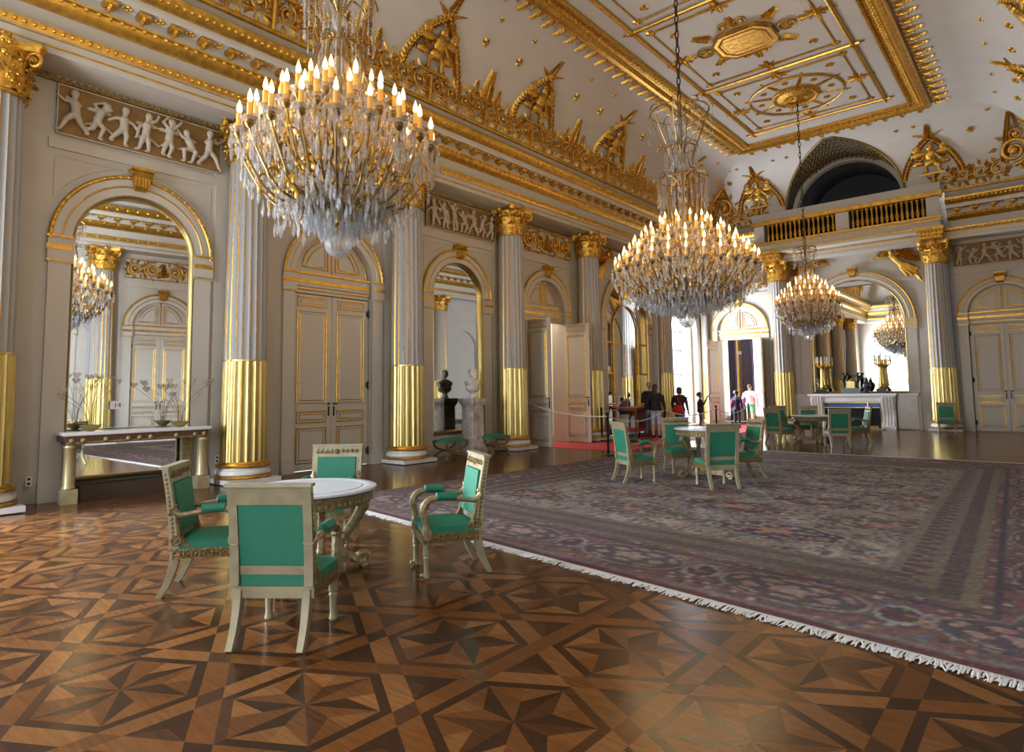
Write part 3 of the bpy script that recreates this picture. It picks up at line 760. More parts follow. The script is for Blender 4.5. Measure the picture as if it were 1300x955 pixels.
# arched niche over the balcony
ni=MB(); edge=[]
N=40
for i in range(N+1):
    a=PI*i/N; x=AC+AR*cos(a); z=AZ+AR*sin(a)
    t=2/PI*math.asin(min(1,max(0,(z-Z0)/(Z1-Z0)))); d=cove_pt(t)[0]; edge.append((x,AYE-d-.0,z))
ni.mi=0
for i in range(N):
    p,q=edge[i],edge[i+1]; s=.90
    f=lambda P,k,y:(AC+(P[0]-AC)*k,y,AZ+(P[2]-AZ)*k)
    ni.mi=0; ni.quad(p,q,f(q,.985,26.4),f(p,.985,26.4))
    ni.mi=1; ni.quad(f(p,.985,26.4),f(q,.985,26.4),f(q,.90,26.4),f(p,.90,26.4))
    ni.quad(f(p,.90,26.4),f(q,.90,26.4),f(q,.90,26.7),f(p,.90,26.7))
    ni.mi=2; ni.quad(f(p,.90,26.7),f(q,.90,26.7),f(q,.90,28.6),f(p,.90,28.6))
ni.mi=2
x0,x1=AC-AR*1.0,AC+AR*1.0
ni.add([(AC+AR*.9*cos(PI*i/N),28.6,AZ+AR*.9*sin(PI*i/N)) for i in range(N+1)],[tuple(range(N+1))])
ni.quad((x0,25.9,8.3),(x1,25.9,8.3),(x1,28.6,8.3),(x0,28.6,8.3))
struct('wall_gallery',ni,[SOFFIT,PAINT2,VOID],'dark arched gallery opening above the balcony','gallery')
gl=MB()
for i in range(N+1):
    p=edge[i]
    if i<N: gl.tube([edge[i],edge[i+1]],.045,6)
    for tt,rr in ((.12,.07),):
        q=f(p,1-.05*tt,p[1]+(26.6-p[1])*tt); gl.ball((q[0],q[1],q[2]),rr*.6,5,4)
for i in range(5,36):      # lattice of the soffit near the crown
    for k in range(1,7):
        tt=k/7; p=edge[i]
        if abs(i-20)<14-k: 
            q=f(p,1-.05*tt-.01,p[1]+(26.6-p[1])*tt); gl.ball(q,(.06,.06,.03),6,4)
            q2=f(edge[i+1],1-.05*(tt+.14)-.01,edge[i+1][1]+(26.6-edge[i+1][1])*(tt+.14)); gl.tube([q,q2],.016,5)
struct('trim_4',gl,GOLDD,'gilded lattice border of the gallery arch','moulding')
# balcony --------------------------------------------------------
bt=thing('balcony','balustraded balcony over the fireplace bay','balcony',(0,0,0))
bx0,bx1,yf=2.42,8.72,25.48
b=MB(); b.box(bx0+.05,bx1-.05,yf+.03,26.8,6.98,7.06); b.box(bx0-.25,bx1+.3,26.15,26.8,6.9,8.65); b.box(bx0,bx1,yf-.02,26.5,7.28,7.42)
b.box(bx0+.05,bx1-.05,yf+.03,26.6,7.06,7.28)
for u0,u1 in ((bx0+.03,bx0+.42),(5.45,5.9),(bx1-.42,bx1-.03)): b.box(u0,u1,yf+.02,yf+.34,7.42,8.12)
b.box(bx0-.02,bx1+.02,yf-.03,yf+.4,8.27,8.58); b.box(bx0+.05,bx1-.05,yf+.3,26.5,8.3,8.62)
obj('parapet',b,PAINT2,bt,(0,0,-.1))
g=MB(); g.box(bx0-.04,bx1+.04,yf-.07,yf+.38,8.13,8.2); g.box(bx0-.07,bx1+.07,yf-.1,yf+.4,8.2,8.28); g.box(bx0-.03,bx1+.03,yf-.07,yf+.05,7.37,7.44); g.box(bx0-.01,bx1+.01,yf-.05,yf+.02,7.27,7.31); g.box(bx0,bx1,yf-.01,yf+.05,7.05,7.1)
obj('gilded_rail',g,GOLD,bt,(0,0,-.1))
dk=MB(); dk.box(bx0+.1,bx1-.1,yf+.36,yf+.42,7.4,8.2); obj('dark_backing',dk,BLACK,bt,(0,0,-.1))  # black sheet standing in for the shade between the balusters
ba=MB(); ba.lathe([(.05,0),(.055,.04),(.03,.06),(.06,.18),(.065,.26),(.03,.42),(.028,.55),(.045,.6),(.03,.64),(.055,.67),(.055,.7)],8)
bme=None
for u0,u1 in ((bx0+.45,5.42),(5.93,bx1-.45)):
    k=15
    for i in range(k):
        x=u0+(u1-u0)*(i+.5)/k
        if bme is None: o=obj('baluster',ba,GOLD,bt,(x,yf+.17,7.32)); bme=o.data
        else: link('baluster',bme,bt,(x,yf+.17,7.32))
for x in (XA,XB):
    br=MB(); br.box(x-.33,x+.33,yf+.1,26.1,6.62,6.75); br.box(x-.36,x+.36,yf+.05,26.1,6.75,6.88); br.box(x-.4,x+.4,yf-.03,26.1,6.88,6.97)
    for i in range(6): br.ball((x-.28+i*.11,yf+.1,6.69),.05,6,4); br.ball((x-.28+i*.11,yf+.04,6.82),.05,6,4)
    obj('gilded_bracket',br,GOLDR,bt)

# ceiling frame and panel rods -------------------------------------
FX0,FX1,FY0,FY1=2.8,8.9,.5,23.2
def rect_sweep(mb,prof):
    n=len(prof)
    for i in range(4):
        def cr(k,q): return [(FX0+q,FY0+q),(FX1-q,FY0+q),(FX1-q,FY1-q),(FX0+q,FY1-q)][k%4]
        vs=[(*cr(i,q),z) for q,z in prof]+[(*cr(i+1,q),z) for q,z in prof]
        mb.add(vs,[(k,k+1,n+k+1,n+k) for k in range(n-1)])
fm=MB(); rect_sweep(fm,[(0,ZC+.02),(0,ZC-.1),(.04,ZC-.14),(.07,ZC-.13),(.1,ZC-.16),(.17,ZC-.15),(.22,ZC-.09),(.24,ZC-.05),(.46,ZC-.04),(.47,ZC-.09),(.52,ZC-.1),(.56,ZC-.06),(.56,ZC+.02)])
def rect_run(q,z,step):
    c=[(FX0+q,FY0+q),(FX0+q,FY1-q),(FX1-q,FY1-q),(FX1-q,FY0+q)]
    for i in range(4):
        a,b=Vector((*c[i],z)),Vector((*c[(i+1)%4],z)); n=int((b-a).length/step); t=(b-a).normalized()
        for k in range(n): yield a+(b-a)*((k+.5)/n),t,Vector((-t.y,t.x,0))
for p,t,w in rect_run(.35,ZC-.06,.17):
    fm.tube([p-t*.05+w*.07,p-t*.06-w*.03,p-w*.08,p+t*.06-w*.03,p+t*.05+w*.07],.02,5); fm.ball(p,(.04,.04,.03),6,4)
for i,(p,t,w) in enumerate(rect_run(-.0,ZC-.05,.235)):
    fm.M=Matrix.Translation((p.x,p.y,ZC-.02))@Matrix(((w.x,t.x,0,0),(w.y,t.y,0,0),(0,0,-1,0),(0,0,0,1)))
    dd=1
    if i%2: fm.palmette(.02,0,0,.44,.075,.06)
    else: fm.leaf(.0,0,0,.2,.09,.05); fm.ball((.24,0,.02),.03,6,4)
    fm.M=None
struct('trim_5',fm,GOLD,'gilded ceiling frame with a fringe of palmette tips','ceiling moulding')
pr=MB(); zr=ZC-.03
X0r,X1r=3.85,7.86; Yr=[1.35,5.3,9.4,13.45,17.7,21.8]
def rod(a,b,r=.045): pr.tube([(a[0],a[1],zr),(b[0],b[1],zr)],r,8)
for x in (X0r,X1r): rod((x,Yr[0]-.2),(x,Yr[-1]+.2),.055)
for y in Yr: rod((X0r-.15,y),(X1r+.15,y),.05)
pr.fn=lambda x,y,z:(x,y,ZC-z)
for i in range(5):
    ya,yb=Yr[i],Yr[i+1]; m=.33
    c=[(X0r+m,ya+m),(X1r-m,ya+m),(X1r-m,yb-m),(X0r+m,yb-m)]
    pr.tube([(p[0],p[1],.02) for p in c],.026,7,closed=True)
    for p in c: pr.rosette(p[0],p[1],.13,.06,8)
    for x in (X0r,X1r):
        for y in (ya,yb): pr.leaf(x,y,0 if x>5 else PI,.28,.12,.06); pr.ball((x,y,.05),.075,8,5)
    ym=(ya+yb)/2
    for x,a in ((X0r+m,PI),(X1r-m,0)):      # crossing sprays at mid side
        pr.palmette(x,ym,a,.4,.06); pr.palmette(x,ym,a+PI,.3,.06)
        for sg in (-1,1): pr.palmette(x,ym,PI/2*sg+a,.42,.05); pr.leaf(x,ym,a+PI+sg*.8,.3,.1,.05); pr.leaf(x,ym,a+sg*.8,.26,.1,.05)
        pr.tube([(x+cos(a)*.45,ym,.03),(x+cos(a)*.0,ym,.03)],.022,6)
    for y,a in ((ya+m,-PI/2),(yb-m,PI/2)):
        pr.palmette(AX,y,a,.3,.07); pr.palmette(AX,y,a+PI,.3,.06)
        for sg in (-1,1): pr.palmette(AX,y,a+sg*PI/2,.45,.05); pr.leaf(AX,y,a+PI+sg*.8,.3,.1,.05)
    for sx in (-1,1):
        for sy in (-1,1): pr.rosette(AX+sx*1.28,ym+sy*1.3,.12,.05)
struct('trim_6',pr,GOLD,'gilded rods dividing the ceiling into compartments','ceiling moulding')
for i,lab in ((0,'nearest chandelier'),(2,'largest chandelier'),(4,'farthest chandelier')):
    ym=(Yr[i]+Yr[i+1])/2
    w=MB(); w.fn=lambda x,y,z:(x,y,-z)
    w.tube([(1.3*cos(a*PI/24),1.3*sin(a*PI/24),.03) for a in range(48)],.035,7,closed=True)
    for k in range(8):
        a=k*PI/4+PI/8; w.palmette(.62*cos(a),.62*sin(a),a,.62,.05); w.rosette(1.0*cos(a+PI/8),1.0*sin(a+PI/8),.1)
        w.leaf(1.3*cos(a),1.3*sin(a),a,.22,.08,.05)
    t=thing('ceiling_rosette','gilded ceiling wheel with leafy rosette over the '+lab,'ceiling ornament',(AX,ym,ZC))
    obj('spoked_wheel',w,GOLD,t)
    w=MB(); w.fn=lambda x,y,z:(x,y,-z)
    w.lathe([(.66,0),(.66,.06),(.6,.1),(.52,.08),(.46,.12),(.34,.14),(.3,.09),(.12,.1),(.1,.16),(.02,.18)],36)
    for k in range(18):
        a=2*PI*k/18; w.leaf(.14*cos(a),.14*sin(a),a,.36,.1,.13,.04)
    for k in range(40): a=2*PI*k/40; w.ball((.61*cos(a),.61*sin(a),.1),.03,5,4)
    obj('rosette',w,GOLDR,t)
for i,lab in ((1,'nearer'),(3,'farther')):
    ym=(Yr[i]+Yr[i+1])/2
    t=thing('ceiling_plaque','gilded ceiling plaque with %s octagonal relief tray'%lab,'ceiling ornament',(AX,ym,ZC))
    w=MB(); w.fn=lambda x,y,z:(x,y,-z)
    for s,h0,h1 in ((1.0,0,.12),(.8,.12,.08)):
        pol=[(-.72*s,.3*s),(-.72*s,-.3*s),(-.45*s,-.62*s),(.45*s,-.62*s),(.72*s,-.3*s),(.72*s,.3*s),(.45*s,.62*s),(-.45*s,.62*s)]
        n=8; w.add([(x,y,0) for x,y in pol]+[(x,y,h1) for x,y in pol],[tuple(range(n,2*n))]+[(k,(k+1)%n,n+(k+1)%n,n+k) for k in range(n)])
        w.tube([(x,y,.1) for x,y in pol],.04,6,closed=True)
    obj('plaque',w,GOLD,t)
    w=MB(); w.fn=lambda x,y,z:(x,y,-z); r=random.Random(8)
    w.tube([(-.5,-.32,.1),(.5,-.32,.1),(.5,.32,.1),(-.5,.32,.1)],.03,6,closed=True)
    for k in range(26): w.ball((r.uniform(-.4,.4),r.uniform(-.25,.25),.09),(r.uniform(.03,.09),r.uniform(.03,.09),.04),6,4)
    for sx in (-1,1):
        for sy in (-1,1): w.palmette(sx*.62,sy*.5,math.atan2(sy*.8,sx),.5,.11,.07)
    for a,x,y in ((0,.8,0),(PI,-.8,0)):
        w.tube([(x+.22*cos(a)+.2*cos(b*PI/10),y+.2*sin(b*PI/10)*1.0,.04) for b in range(20)],.03,6,closed=True); w.palmette(x+.42*cos(a),0,a,.4,.09); w.rosette(x+.22*cos(a),y,.13,.06)
    for a,x,y in ((PI/2,0,.66),(-PI/2,0,-.66)): w.palmette(x,y,a,.5,.1); w.spiral(x+.22,y+.2*sin(a),.16,PI,1.3,1,.03); w.spiral(x-.22,y+.2*sin(a),.16,0,1.3,-1,.03)
    obj('relief_spray',w,GOLDR,t)
# ================================================================ cove ornaments
LC=3.15
def cove_map(u,s,h):
    t=min(1.0,max(0,s/LC)); d,z=cove_pt(t)
    tx,tz=(D1-D0)*sin(t*PI/2),(Z1-Z0)*cos(t*PI/2); l=math.hypot(tx,tz)
    return (d+tz/l*h,u,z-tx/l*h)
def cmb(): m=MB(); m.fn=cove_map; return m
# gilded rod
rm=MB(); 
A=[(D0+.05,AYN+D0+.05,Z0+.02),(D0+.05,AYE-D0-.05,Z0+.02),(AXR-D0-.05,AYE-D0-.05,Z0+.02),(AXR-D0-.05,AYN+D0+.05,Z0+.02)]
rm.tube([A[0],A[1]],.055,8); rm.tube([A[1],(AC-2.15,A[1][1],A[1][2])],.055,8); rm.tube([(AC+2.15,A[1][1],A[1][2]),A[2]],.055,8); rm.tube([A[2],A[3]],.055,8)
struct('trim_7',rm,GOLD,'gilded rod along the foot of the cove','moulding')
# wreath with seated figure
wt=thing('wreath_relief','x','ceiling ornament')
g=cmb()
def arch_pts(sg):
    out=[]
    for i in range(17):
        t=i/16; out.append((sg*.84*(1-t**1.7),.52+1.33*t))
    return out
for sg in (-1,1):
    P=arch_pts(sg); g.garland(P,.17,.09,.10)
    g.leaf(0,1.85,PI/2+sg*1.15,.5,.12,.06); g.leaf(0,1.85,PI/2-sg*1.9,.34,.09,.05)
g.rosette(0,1.85,.12,.09); g.palmette(0,1.9,PI/2,.52,.085,.07)
g.rosette(-.14,1.75,.08); g.rosette(.14,1.75,.08)
obj('garland',g,GOLDR,wt,angle=60)
f=cmb(); K_=1.3
for c,r in (((0,1.42,.1),(.085,.10,.08)),((0,1.18,.1),(.13,.2,.09)),((-.02,.98,.11),(.15,.12,.1)),((-.26,1.24,.06),(.2,.09,.05)),((.26,1.24,.06),(.2,.09,.05)),((-.3,1.38,.05),(.1,.14,.04)),((.3,1.38,.05),(.1,.14,.04)),((-.3,.98,.07),(.14,.08,.06)),((.28,.95,.07),(.14,.08,.06)),((0,1.5,.09),(.06,.06,.06))): c=(c[0]*K_,.68+(c[1]-.68)*1.12,c[2]); r=(r[0]*K_,r[1]*1.15,r[2]); f.ball(c,r,9,6)
f.tube([(-.06,.98,.1),(-.2,.92,.12),(-.16,.72,.1),(-.22,.68,.1)],[.08,.07,.045,.05],7); f.tube([(.06,.98,.1),(.2,.9,.12),(.2,.72,.1),(.28,.69,.1)],[.08,.07,.045,.05],7)
f.tube([(-.12,1.28,.1),(-.3,1.12,.12),(-.42,1.2,.1)],[.05,.04,.035],6); f.tube([(.12,1.28,.1),(.28,1.1,.12),(.38,1.0,.1)],[.05,.04,.035],6)
for k in range(7): f.leaf(-.2,1.25,PI-.7+k*.22,.3,.08,.06,.04); f.leaf(.2,1.25,.7-k*.22,.3,.08,.06,.04)
f.box(-.38,.38,.62,.67,.02,.14)
obj('seated_figure',f,GOLDR,wt,angle=60)
p=cmb(); p.tube([(0,-.12,.05),(0,.6,.06)],.05,7); p.rosette(0,.0,.13,.09); p.rosette(0,.28,.1,.07)
for sg in (-1,1): p.leaf(0,.42,PI/2+sg*.9,.3,.1,.06)
obj('bracket_stem',p,GOLD,wt)
WL_=[(y,'over the column %s'%n) for y,n in zip(COLY,('at the left edge','right of the console table','left of the bust mirror','right of the bust mirror','beside the open left door','left of the dazzling window'))]
for i,(y,n) in enumerate(WL_):
    lab='gilded wreath with seated figure on the cove '+n
    if i==0: wt.location=(0,y,0); wt['label']=lab; wt['group']='wreaths on the cove'
    else: dup(wt,(0,y,0),0,lab,'wreaths on the cove')
dup(wt,(2.72,AYE,0),-PI/2,'gilded wreath with seated figure left of the gallery arch','wreaths on the cove')
dup(wt,(8.55,AYE,0),-PI/2,'gilded wreath with seated figure right of the gallery arch','wreaths on the cove')
for i,y in enumerate((5.663,9.486,13.209,17.0,20.9)): dup(wt,(AXR,y,0),PI,'gilded wreath with seated figure on the right cove, %s from the front'%('first','second','third','fourth','fifth')[i],'wreaths on the right cove')
# scroll band with palm finial
def scroll_band(L,palm=True):
    t=thing('scroll_frieze','x','ceiling ornament'); b=cmb(); n=max(2,int(L/2/.42)); st=L/2/n
    for sg in (-1,1):
        for k in range(n):
            x=sg*(st*(k+.5)); up=k%2
            b.spiral(x,.42,.19,PI/2 if up else -PI/2,1.6,sg*(1 if up else -1),.032,.05); b.rosette(x,.42,.09,.06)
            for q in range(9): b.leaf(x+.19*cos(q*.7+k),.42+.19*sin(q*.7+k),q*.7+k+.5,.23,.13,.065)
            b.leaf(x+sg*.2,.36,.5 if up else 1.2,.22,.1,.06); b.rosette(x+st/2,.58,.11,.06); b.rosette(x+st/2,.3,.09,.06); b.tube([(x-st/2,.25,.03),(x,.27 if up else .24,.04),(x+st/2,.25,.03)],.024,5)
    obj('scrollwork',b,GOLDR,t,angle=60)
    if palm:
        q=cmb(); q.palmette(0,.55,PI/2,.72,.15,.08)
        for sg in (-1,1):
            q.palmette(sg*.42,.58,PI/2+.05*sg,.4,.08); q.leaf(0,.6,PI/2+sg*1.2,.55,.12,.06); q.tube([(sg*.05,.62,.04),(sg*.45,.6,.05)],.03,5); q.leaf(sg*.8,.55,PI/2,.22,.09,.05)
            q.leaf(0,.7,PI/2+sg*.6,.34,.1,.06)
        q.tube([(0,-.1,.05),(0,.55,.06)],.035,6); q.rosette(0,.02,.1,.07)
        obj('palm_finial',q,GOLDR,t,angle=60)
    return t
lefts=[(0,1.9-3.77,'left'),(1,3.78,''),]
sb=scroll_band(3.72)
bays=[(3.78,'over the console mirror'),(7.57,'over the closed left door'),(11.35,'over the bust mirror'),(15.15,'over the open left door'),(18.95,'over the display case'),(21.0,'above the couple by the display case'),(24.0,'over the dazzling window')]
for i,(y,n) in enumerate(bays):
    lab='gilded scroll frieze with palm finial on the cove '+n
    if i==0: sb.location=(0,y,0); sb['label']=lab; sb['group']='scroll friezes on the cove'
    elif i in (5,): continue
    else: dup(sb,(0,y,0),0,lab,'scroll friezes on the cove')
for i,y in enumerate((3.78,7.57,11.35,15.15,18.95)): dup(sb,(AXR,y,0),PI,'gilded scroll frieze with palm finial on the right cove, %s from the front'%('first','second','third','fourth','fifth')[i],'scroll friezes on the right cove')
ss=scroll_band(1.9,False); ss.location=(1.9,AYE,0); ss.rotation_euler=(0,0,-PI/2); ss['label']='short gilded scroll frieze left of the gallery arch'
dup(ss,(9.6,AYE,0),-PI/2,'short gilded scroll frieze right of the gallery arch')
# big corner scrolls on the end cove
def corner(u,sg,label,rz,loc):
    t=thing('corner_scroll',label,'ceiling ornament',loc,rz); b=cmb()
    b.spiral(u,.85,.42,-PI/2,2.0,sg,.075,.08); b.spiral(u+sg*.1,1.35,.22,-PI/2,1.6,-sg,.04,.05)
    for k in range(9): b.leaf(u+.42*cos(k*.7),.85+.42*sin(k*.7),k*.7+.6,.28,.15,.07)
    b.palmette(u-sg*.25,.5,PI/2-sg*.12,1.75,.09,.07); b.palmette(u+sg*.15,1.5,PI/2+sg*.2,.6,.06); b.leaf(u,1.2,PI/2,.5,.14,.06)
    obj('scrollwork',b,GOLDR,t,angle=60); return t
corner(1.25,-1,'tall gilded corner scroll at the far left of the end cove',-PI/2,(0,AYE,0))
corner(10.75,1,'tall gilded corner scroll at the far right of the end cove',-PI/2,(0,AYE,0))
corner(25.2,1,'tall gilded corner scroll at the far end of the left cove',0,(0,0,0))
corner(-25.2,-1,'tall gilded corner scroll at the far end of the right cove',PI,(AXR,0,0))
# small flowers
big=cmb(); big.rosette(0,1.80,.12,.06,6); sm=cmb(); sm.rosette(0,2.45,.075,.04,6)
mb_=None; ms_=None
def flower(loc,rz,bigone):
    global mb_,ms_
    lab='small gilded flower dotted on the pale cove'
    if bigone:
        if mb_ is None: o=obj('flower_boss',big,GOLDR,None,loc,rz,60); mb_=o.data
        else: o=link('flower_boss',mb_,None,loc,rz)
    else:
        if ms_ is None: o=obj('flower_boss',sm,GOLDR,None,loc,rz,60); ms_=o.data
        else: o=link('flower_boss',ms_,None,loc,rz)
    tag(o,('larger' if bigone else 'smaller')+' gilded flower boss dotted on the plain part of the cove','flower boss',('larger' if bigone else 'smaller')+' flower bosses on the cove')
for y,_n in bays[1:]:
    if abs(y-21)<.1: continue
    for q in (-.62,.62): flower((0,y+q,0),0,True); flower((0,y+q,0),0,False)
for y in (7.57,11.35,15.15,19,22.5):
    for q in (-.7,.7): flower((AXR,y+q,0),PI,True); flower((AXR,y+q,0),PI,False)
for x in (1.7,3.6,7.7,9.7): flower((x,AYE,0),-PI/2,x in(1.7,9.7)); flower((x+.5,AYE,0),-PI/2,False)

# ================================================================ wall reliefs
def putto(mb,x,h,pose,fl=1,s=1.0):
    """child figure in relief: local x,z plane, y = -depth"""
    def J(px,pz,d=.05): return (x+fl*px*s,-d,h+pz*s)
    (hd,ch,pv,e1,h1,e2,h2,k1,f1,k2,f2)=pose
    mb.ball(J(*hd,.07),(.062*s,.05,.068*s),10,7)
    mb.tube([J(*hd,.06),J(*ch,.06)],[.03*s,.05*s],8)
    mb.tube([J(*ch,.06),J((ch[0]+pv[0])/2,(ch[1]+pv[1])/2,.065),J(*pv,.06)],[.07*s,.062*s,.07*s],9)
    for e,q in ((e1,h1),(e2,h2)): mb.tube([J(*ch,.06),J(*e,.07),J(*q,.06)],[.036*s,.03*s,.022*s],7); mb.ball(J(*q,.06),.026*s,6,4)
    for k,q in ((k1,f1),(k2,f2)):
        mb.tube([J(*pv,.06),J(*k,.075),J(*q,.055)],[.056*s,.042*s,.027*s],8); mb.ball(J(q[0]+.03,q[1],.055),(.045*s,.03,.022*s),7,4)
POSES=[((.0,.60),(.0,.47),(-.02,.30),(.14,.46),(.22,.52),(-.1,.42),(.1,.52),(.1,.18),(.18,.0),(-.08,.16),(-.2,.02)),
 ((.1,.56),(.02,.46),(-.04,.28),(-.1,.54),(.06,.62),(.16,.52),(.1,.6),(.06,.18),(.0,.0),(-.1,.14),(-.2,.1)),
 ((.02,.58),(.0,.44),(.0,.28),(-.12,.42),(-.22,.36),(.14,.38),(.22,.28),(.04,.15),(.02,.0),(-.12,.14),(-.2,.04)),
 ((-.02,.6),(.0,.47),(.02,.3),(-.14,.56),(-.18,.66),(.12,.4),(.16,.2),(.08,.15),(.12,.0),(-.02,.15),(-.04,0)),
 ((.04,.6),(.02,.46),(.0,.3),(-.1,.58),(-.02,.68),(.14,.58),(.2,.66),(.05,.16),(.0,.0),(-.06,.16),(-.1,.02)),
 ((.06,.5),(.02,.38),(-.04,.24),(.14,.42),(.2,.5),(-.1,.36),(.04,.44),(.1,.2),(.08,.0),(-.1,.2),(-.04,.0))]
def frieze_panel(rz,loc,label,seed,w=2.56,h=.8):
    t=thing('relief_panel',label,'relief',loc,rz); b=MB(); b.box(-w/2,w/2,-.012,.0,0,h); obj('ochre_ground',b,TERRA,t)
    f=MB()
    for a in ((-w/2,-w/2+.015),(w/2-.015,w/2)): f.box(*a,-.03,0,0,h)
    for a in ((0,.015),(h-.015,h)): f.box(-w/2,w/2,-.03,0,*a)
    obj('panel_edge',f,PAINT2,t)
    r=random.Random(seed); g=MB(); n=7
    for i in range(n):
        x=-w/2+.22+i*(w-.44)/(n-1); p=POSES[(i+seed)%6]; fl=1 if r.random()<.6 else -1
        putto(g,x,.06,p,fl,.98+.08*r.random())
        if i in (1,3,4): # small wings
            for sg in (-1,1): g.ball((x+sg*.1,-.03,.52),(.09,.025,.04),8,5)
        if i%2: g.tube([(x-.2,-.03,.25),(x,-.05,.32),(x+.2,-.03,.2),(x+.3,-.03,.3)],[.02,.03,.025,.015],6)
    me=blob(g,.012,2); finish(me,[STONE],None,0); link('dancing_putti',me,t); return t
frieze_panel(PI/2,(XL+.04,3.99,5.67),'ochre relief panel of dancing stone children above the console mirror',0)
frieze_panel(PI/2,(XL+.04,11.66,5.68),'ochre relief panel of dancing stone children above the bust mirror',2)
frieze_panel(0,(ED2,YE-.04,5.70),'ochre relief panel of dancing stone children right of the balcony',4)
def scroll_panel(rz,loc,label,w=2.5,h=.72):
    t=thing('scrollwork_relief',label,'relief',loc,rz); b=MB(); b.box(-w/2,w/2,-.012,0,0,h); obj('ground',b,PAINT2,t)
    g=MB(); g.fn=lambda x,y,z:(x,-z-.01,y)
    g.tube([(-w/2+.03,.03,.02),(w/2-.03,.03,.02),(w/2-.03,h-.03,.02),(-w/2+.03,h-.03,.02)],.018,6,closed=True)
    for sg in (-1,1):
        for k,(x,r) in enumerate(((.38,.27),(.92,.25))):
            d=1 if k else -1
            g.spiral(sg*x,h/2,r,-PI/2 if k else PI/2,2,sg*d,.04,.07,8); g.rosette(sg*x,h/2,.11,.08,8)
            for q in range(9): a=q*.7+k; g.leaf(sg*x+r*.95*cos(a),h/2+r*.95*sin(a),a+sg*d*.9,.19,.1,.07)
        g.leaf(sg*.62,h/2,PI/2*(-1),.3,.14,.07); g.leaf(sg*.62,h/2,PI/2,.3,.14,.07); g.palmette(sg*1.13,h*.15,PI/2,.5,.05,.06)
    g.palmette(0,.08,PI/2,.55,.09,.08)
    for sg in (-1,1): g.leaf(0,.15,PI/2+sg*.8,.35,.13,.07); g.leaf(0,.15,PI/2+sg*1.3,.3,.1,.07)
    obj('gilded_scrollwork',g,GOLDR,t,angle=60); return t
s1=scroll_panel(PI/2,(XL+.04,7.82,5.72),'gilded scrollwork panel above the closed left door')
dup(s1,(XL+.04,15.3,5.72),PI/2,'gilded scrollwork panel above the open left door')
dup(s1,(ED1,YE-.04,5.74),0,'gilded scrollwork panel above the open end door')
dup(s1,(XR-.04,7.6,5.72),-PI/2,'gilded scrollwork panel on the right wall, over the door in the console mirror'); dup(s1,(XR-.04,15.2,5.72),-PI/2,'gilded scrollwork panel on the right wall, over its farther door')
def winged(rz,loc,label,fl):   # figure floating on spread wings with trailing drapery
    t=thing('winged_figure',label,'relief',loc,rz); g=MB()
    def J(x,z,d=.07): return (fl*x,-d,z)
    g.ball(J(.0,.42,.12),(.085,.08,.1),9,6); g.tube([J(0,.36,.1),J(.08,.2,.1),J(.22,.02,.1),J(.34,-.08,.1)],[.06,.12,.12,.11],9)
    g.tube([J(.32,-.06,.1),J(.55,-.26,.1),J(.8,-.48,.08)],[.12,.08,.04],8); g.tube([J(.3,-.1,.1),J(.46,-.32,.1),J(.66,-.56,.08)],[.11,.07,.04],8)
    g.tube([J(.02,.28,.1),J(-.2,.22,.1),J(-.48,.26,.08)],[.06,.045,.035],7); g.tube([J(.08,.28,.1),J(.3,.34,.1),J(.42,.2,.1)],[.06,.045,.035],7)
    g.tube([J(-.6,.24,.06),J(-.42,.28,.07),J(-.2,.34,.06)],[.03,.05,.03],7)
    g.tube([J(.35,-.1,.06),J(.6,-.2,.06),J(.85,-.3,.05)],[.13,.1,.05],7); g.tube([J(.2,-.05,.08),J(.5,-.12,.1),J(.8,-.36,.07)],[.1,.1,.03],7); g.tube([J(.3,-.2,.08),J(.42,-.4,.1),J(.5,-.6,.07)],[.09,.07,.03],7); g.ball(J(.15,.12,.13),(.1,.08,.12),9,6)
    me=blob(g,.02,2); finish(me,[GOLDR],None,0); link('body',me,t)
    w=MB(); w.fn=lambda x,y,z:(fl*x,-z-.01,y)
    for k in range(12): w.leaf(.1+.045*k,.26-.02*k,1.0-.11*k,.66-.025*k,.13,.09,.02+.004*k); w.leaf(.12+.03*k,.24-.015*k,.8-.08*k,.36,.12,.1,.07)
    for k in range(8): w.leaf(-.02-.03*k,.34-.01*k,2.2+.13*k,.46-.02*k,.12,.08,.02)
    for k in range(6): w.leaf(.3+.09*k,-.05-.09*k,-.2-.16*k,.4,.14,.06)
    obj('wing',w,GOLDR,t,angle=60); return t
winged(0,(EM+1.33,YE-.05,6.12),'gilded winged figure in relief right of the fireplace arch',1)
winged(0,(EM-1.33,YE-.05,6.12),'gilded winged figure in relief left of the fireplace arch',-1)
winged(PI/2,(XL+.05,BW-1.42,5.85),'gilded winged figure in relief left of the glazed mirror arch',-1)
winged(PI/2,(XL+.05,BW+1.42,5.85),'gilded winged figure in relief right of the glazed mirror arch',1)
cb=MB()
for y0,y1 in zip(COLY[:-1],COLY[1:]):
    a,b=y0+.42,y1-.42; n=int((b-a)/.1)
    tbox(cb,TL,a,b,6.49,6.54,.03,.07)
    for i in range(n): cb.ball(TL(a+(b-a)*(i+.5)/n,6.555,.06),(.03,.045,.028),6,4)
struct('trim_8',cb,GOLDD,'narrow carved band along the wall top above the relief panels','moulding')
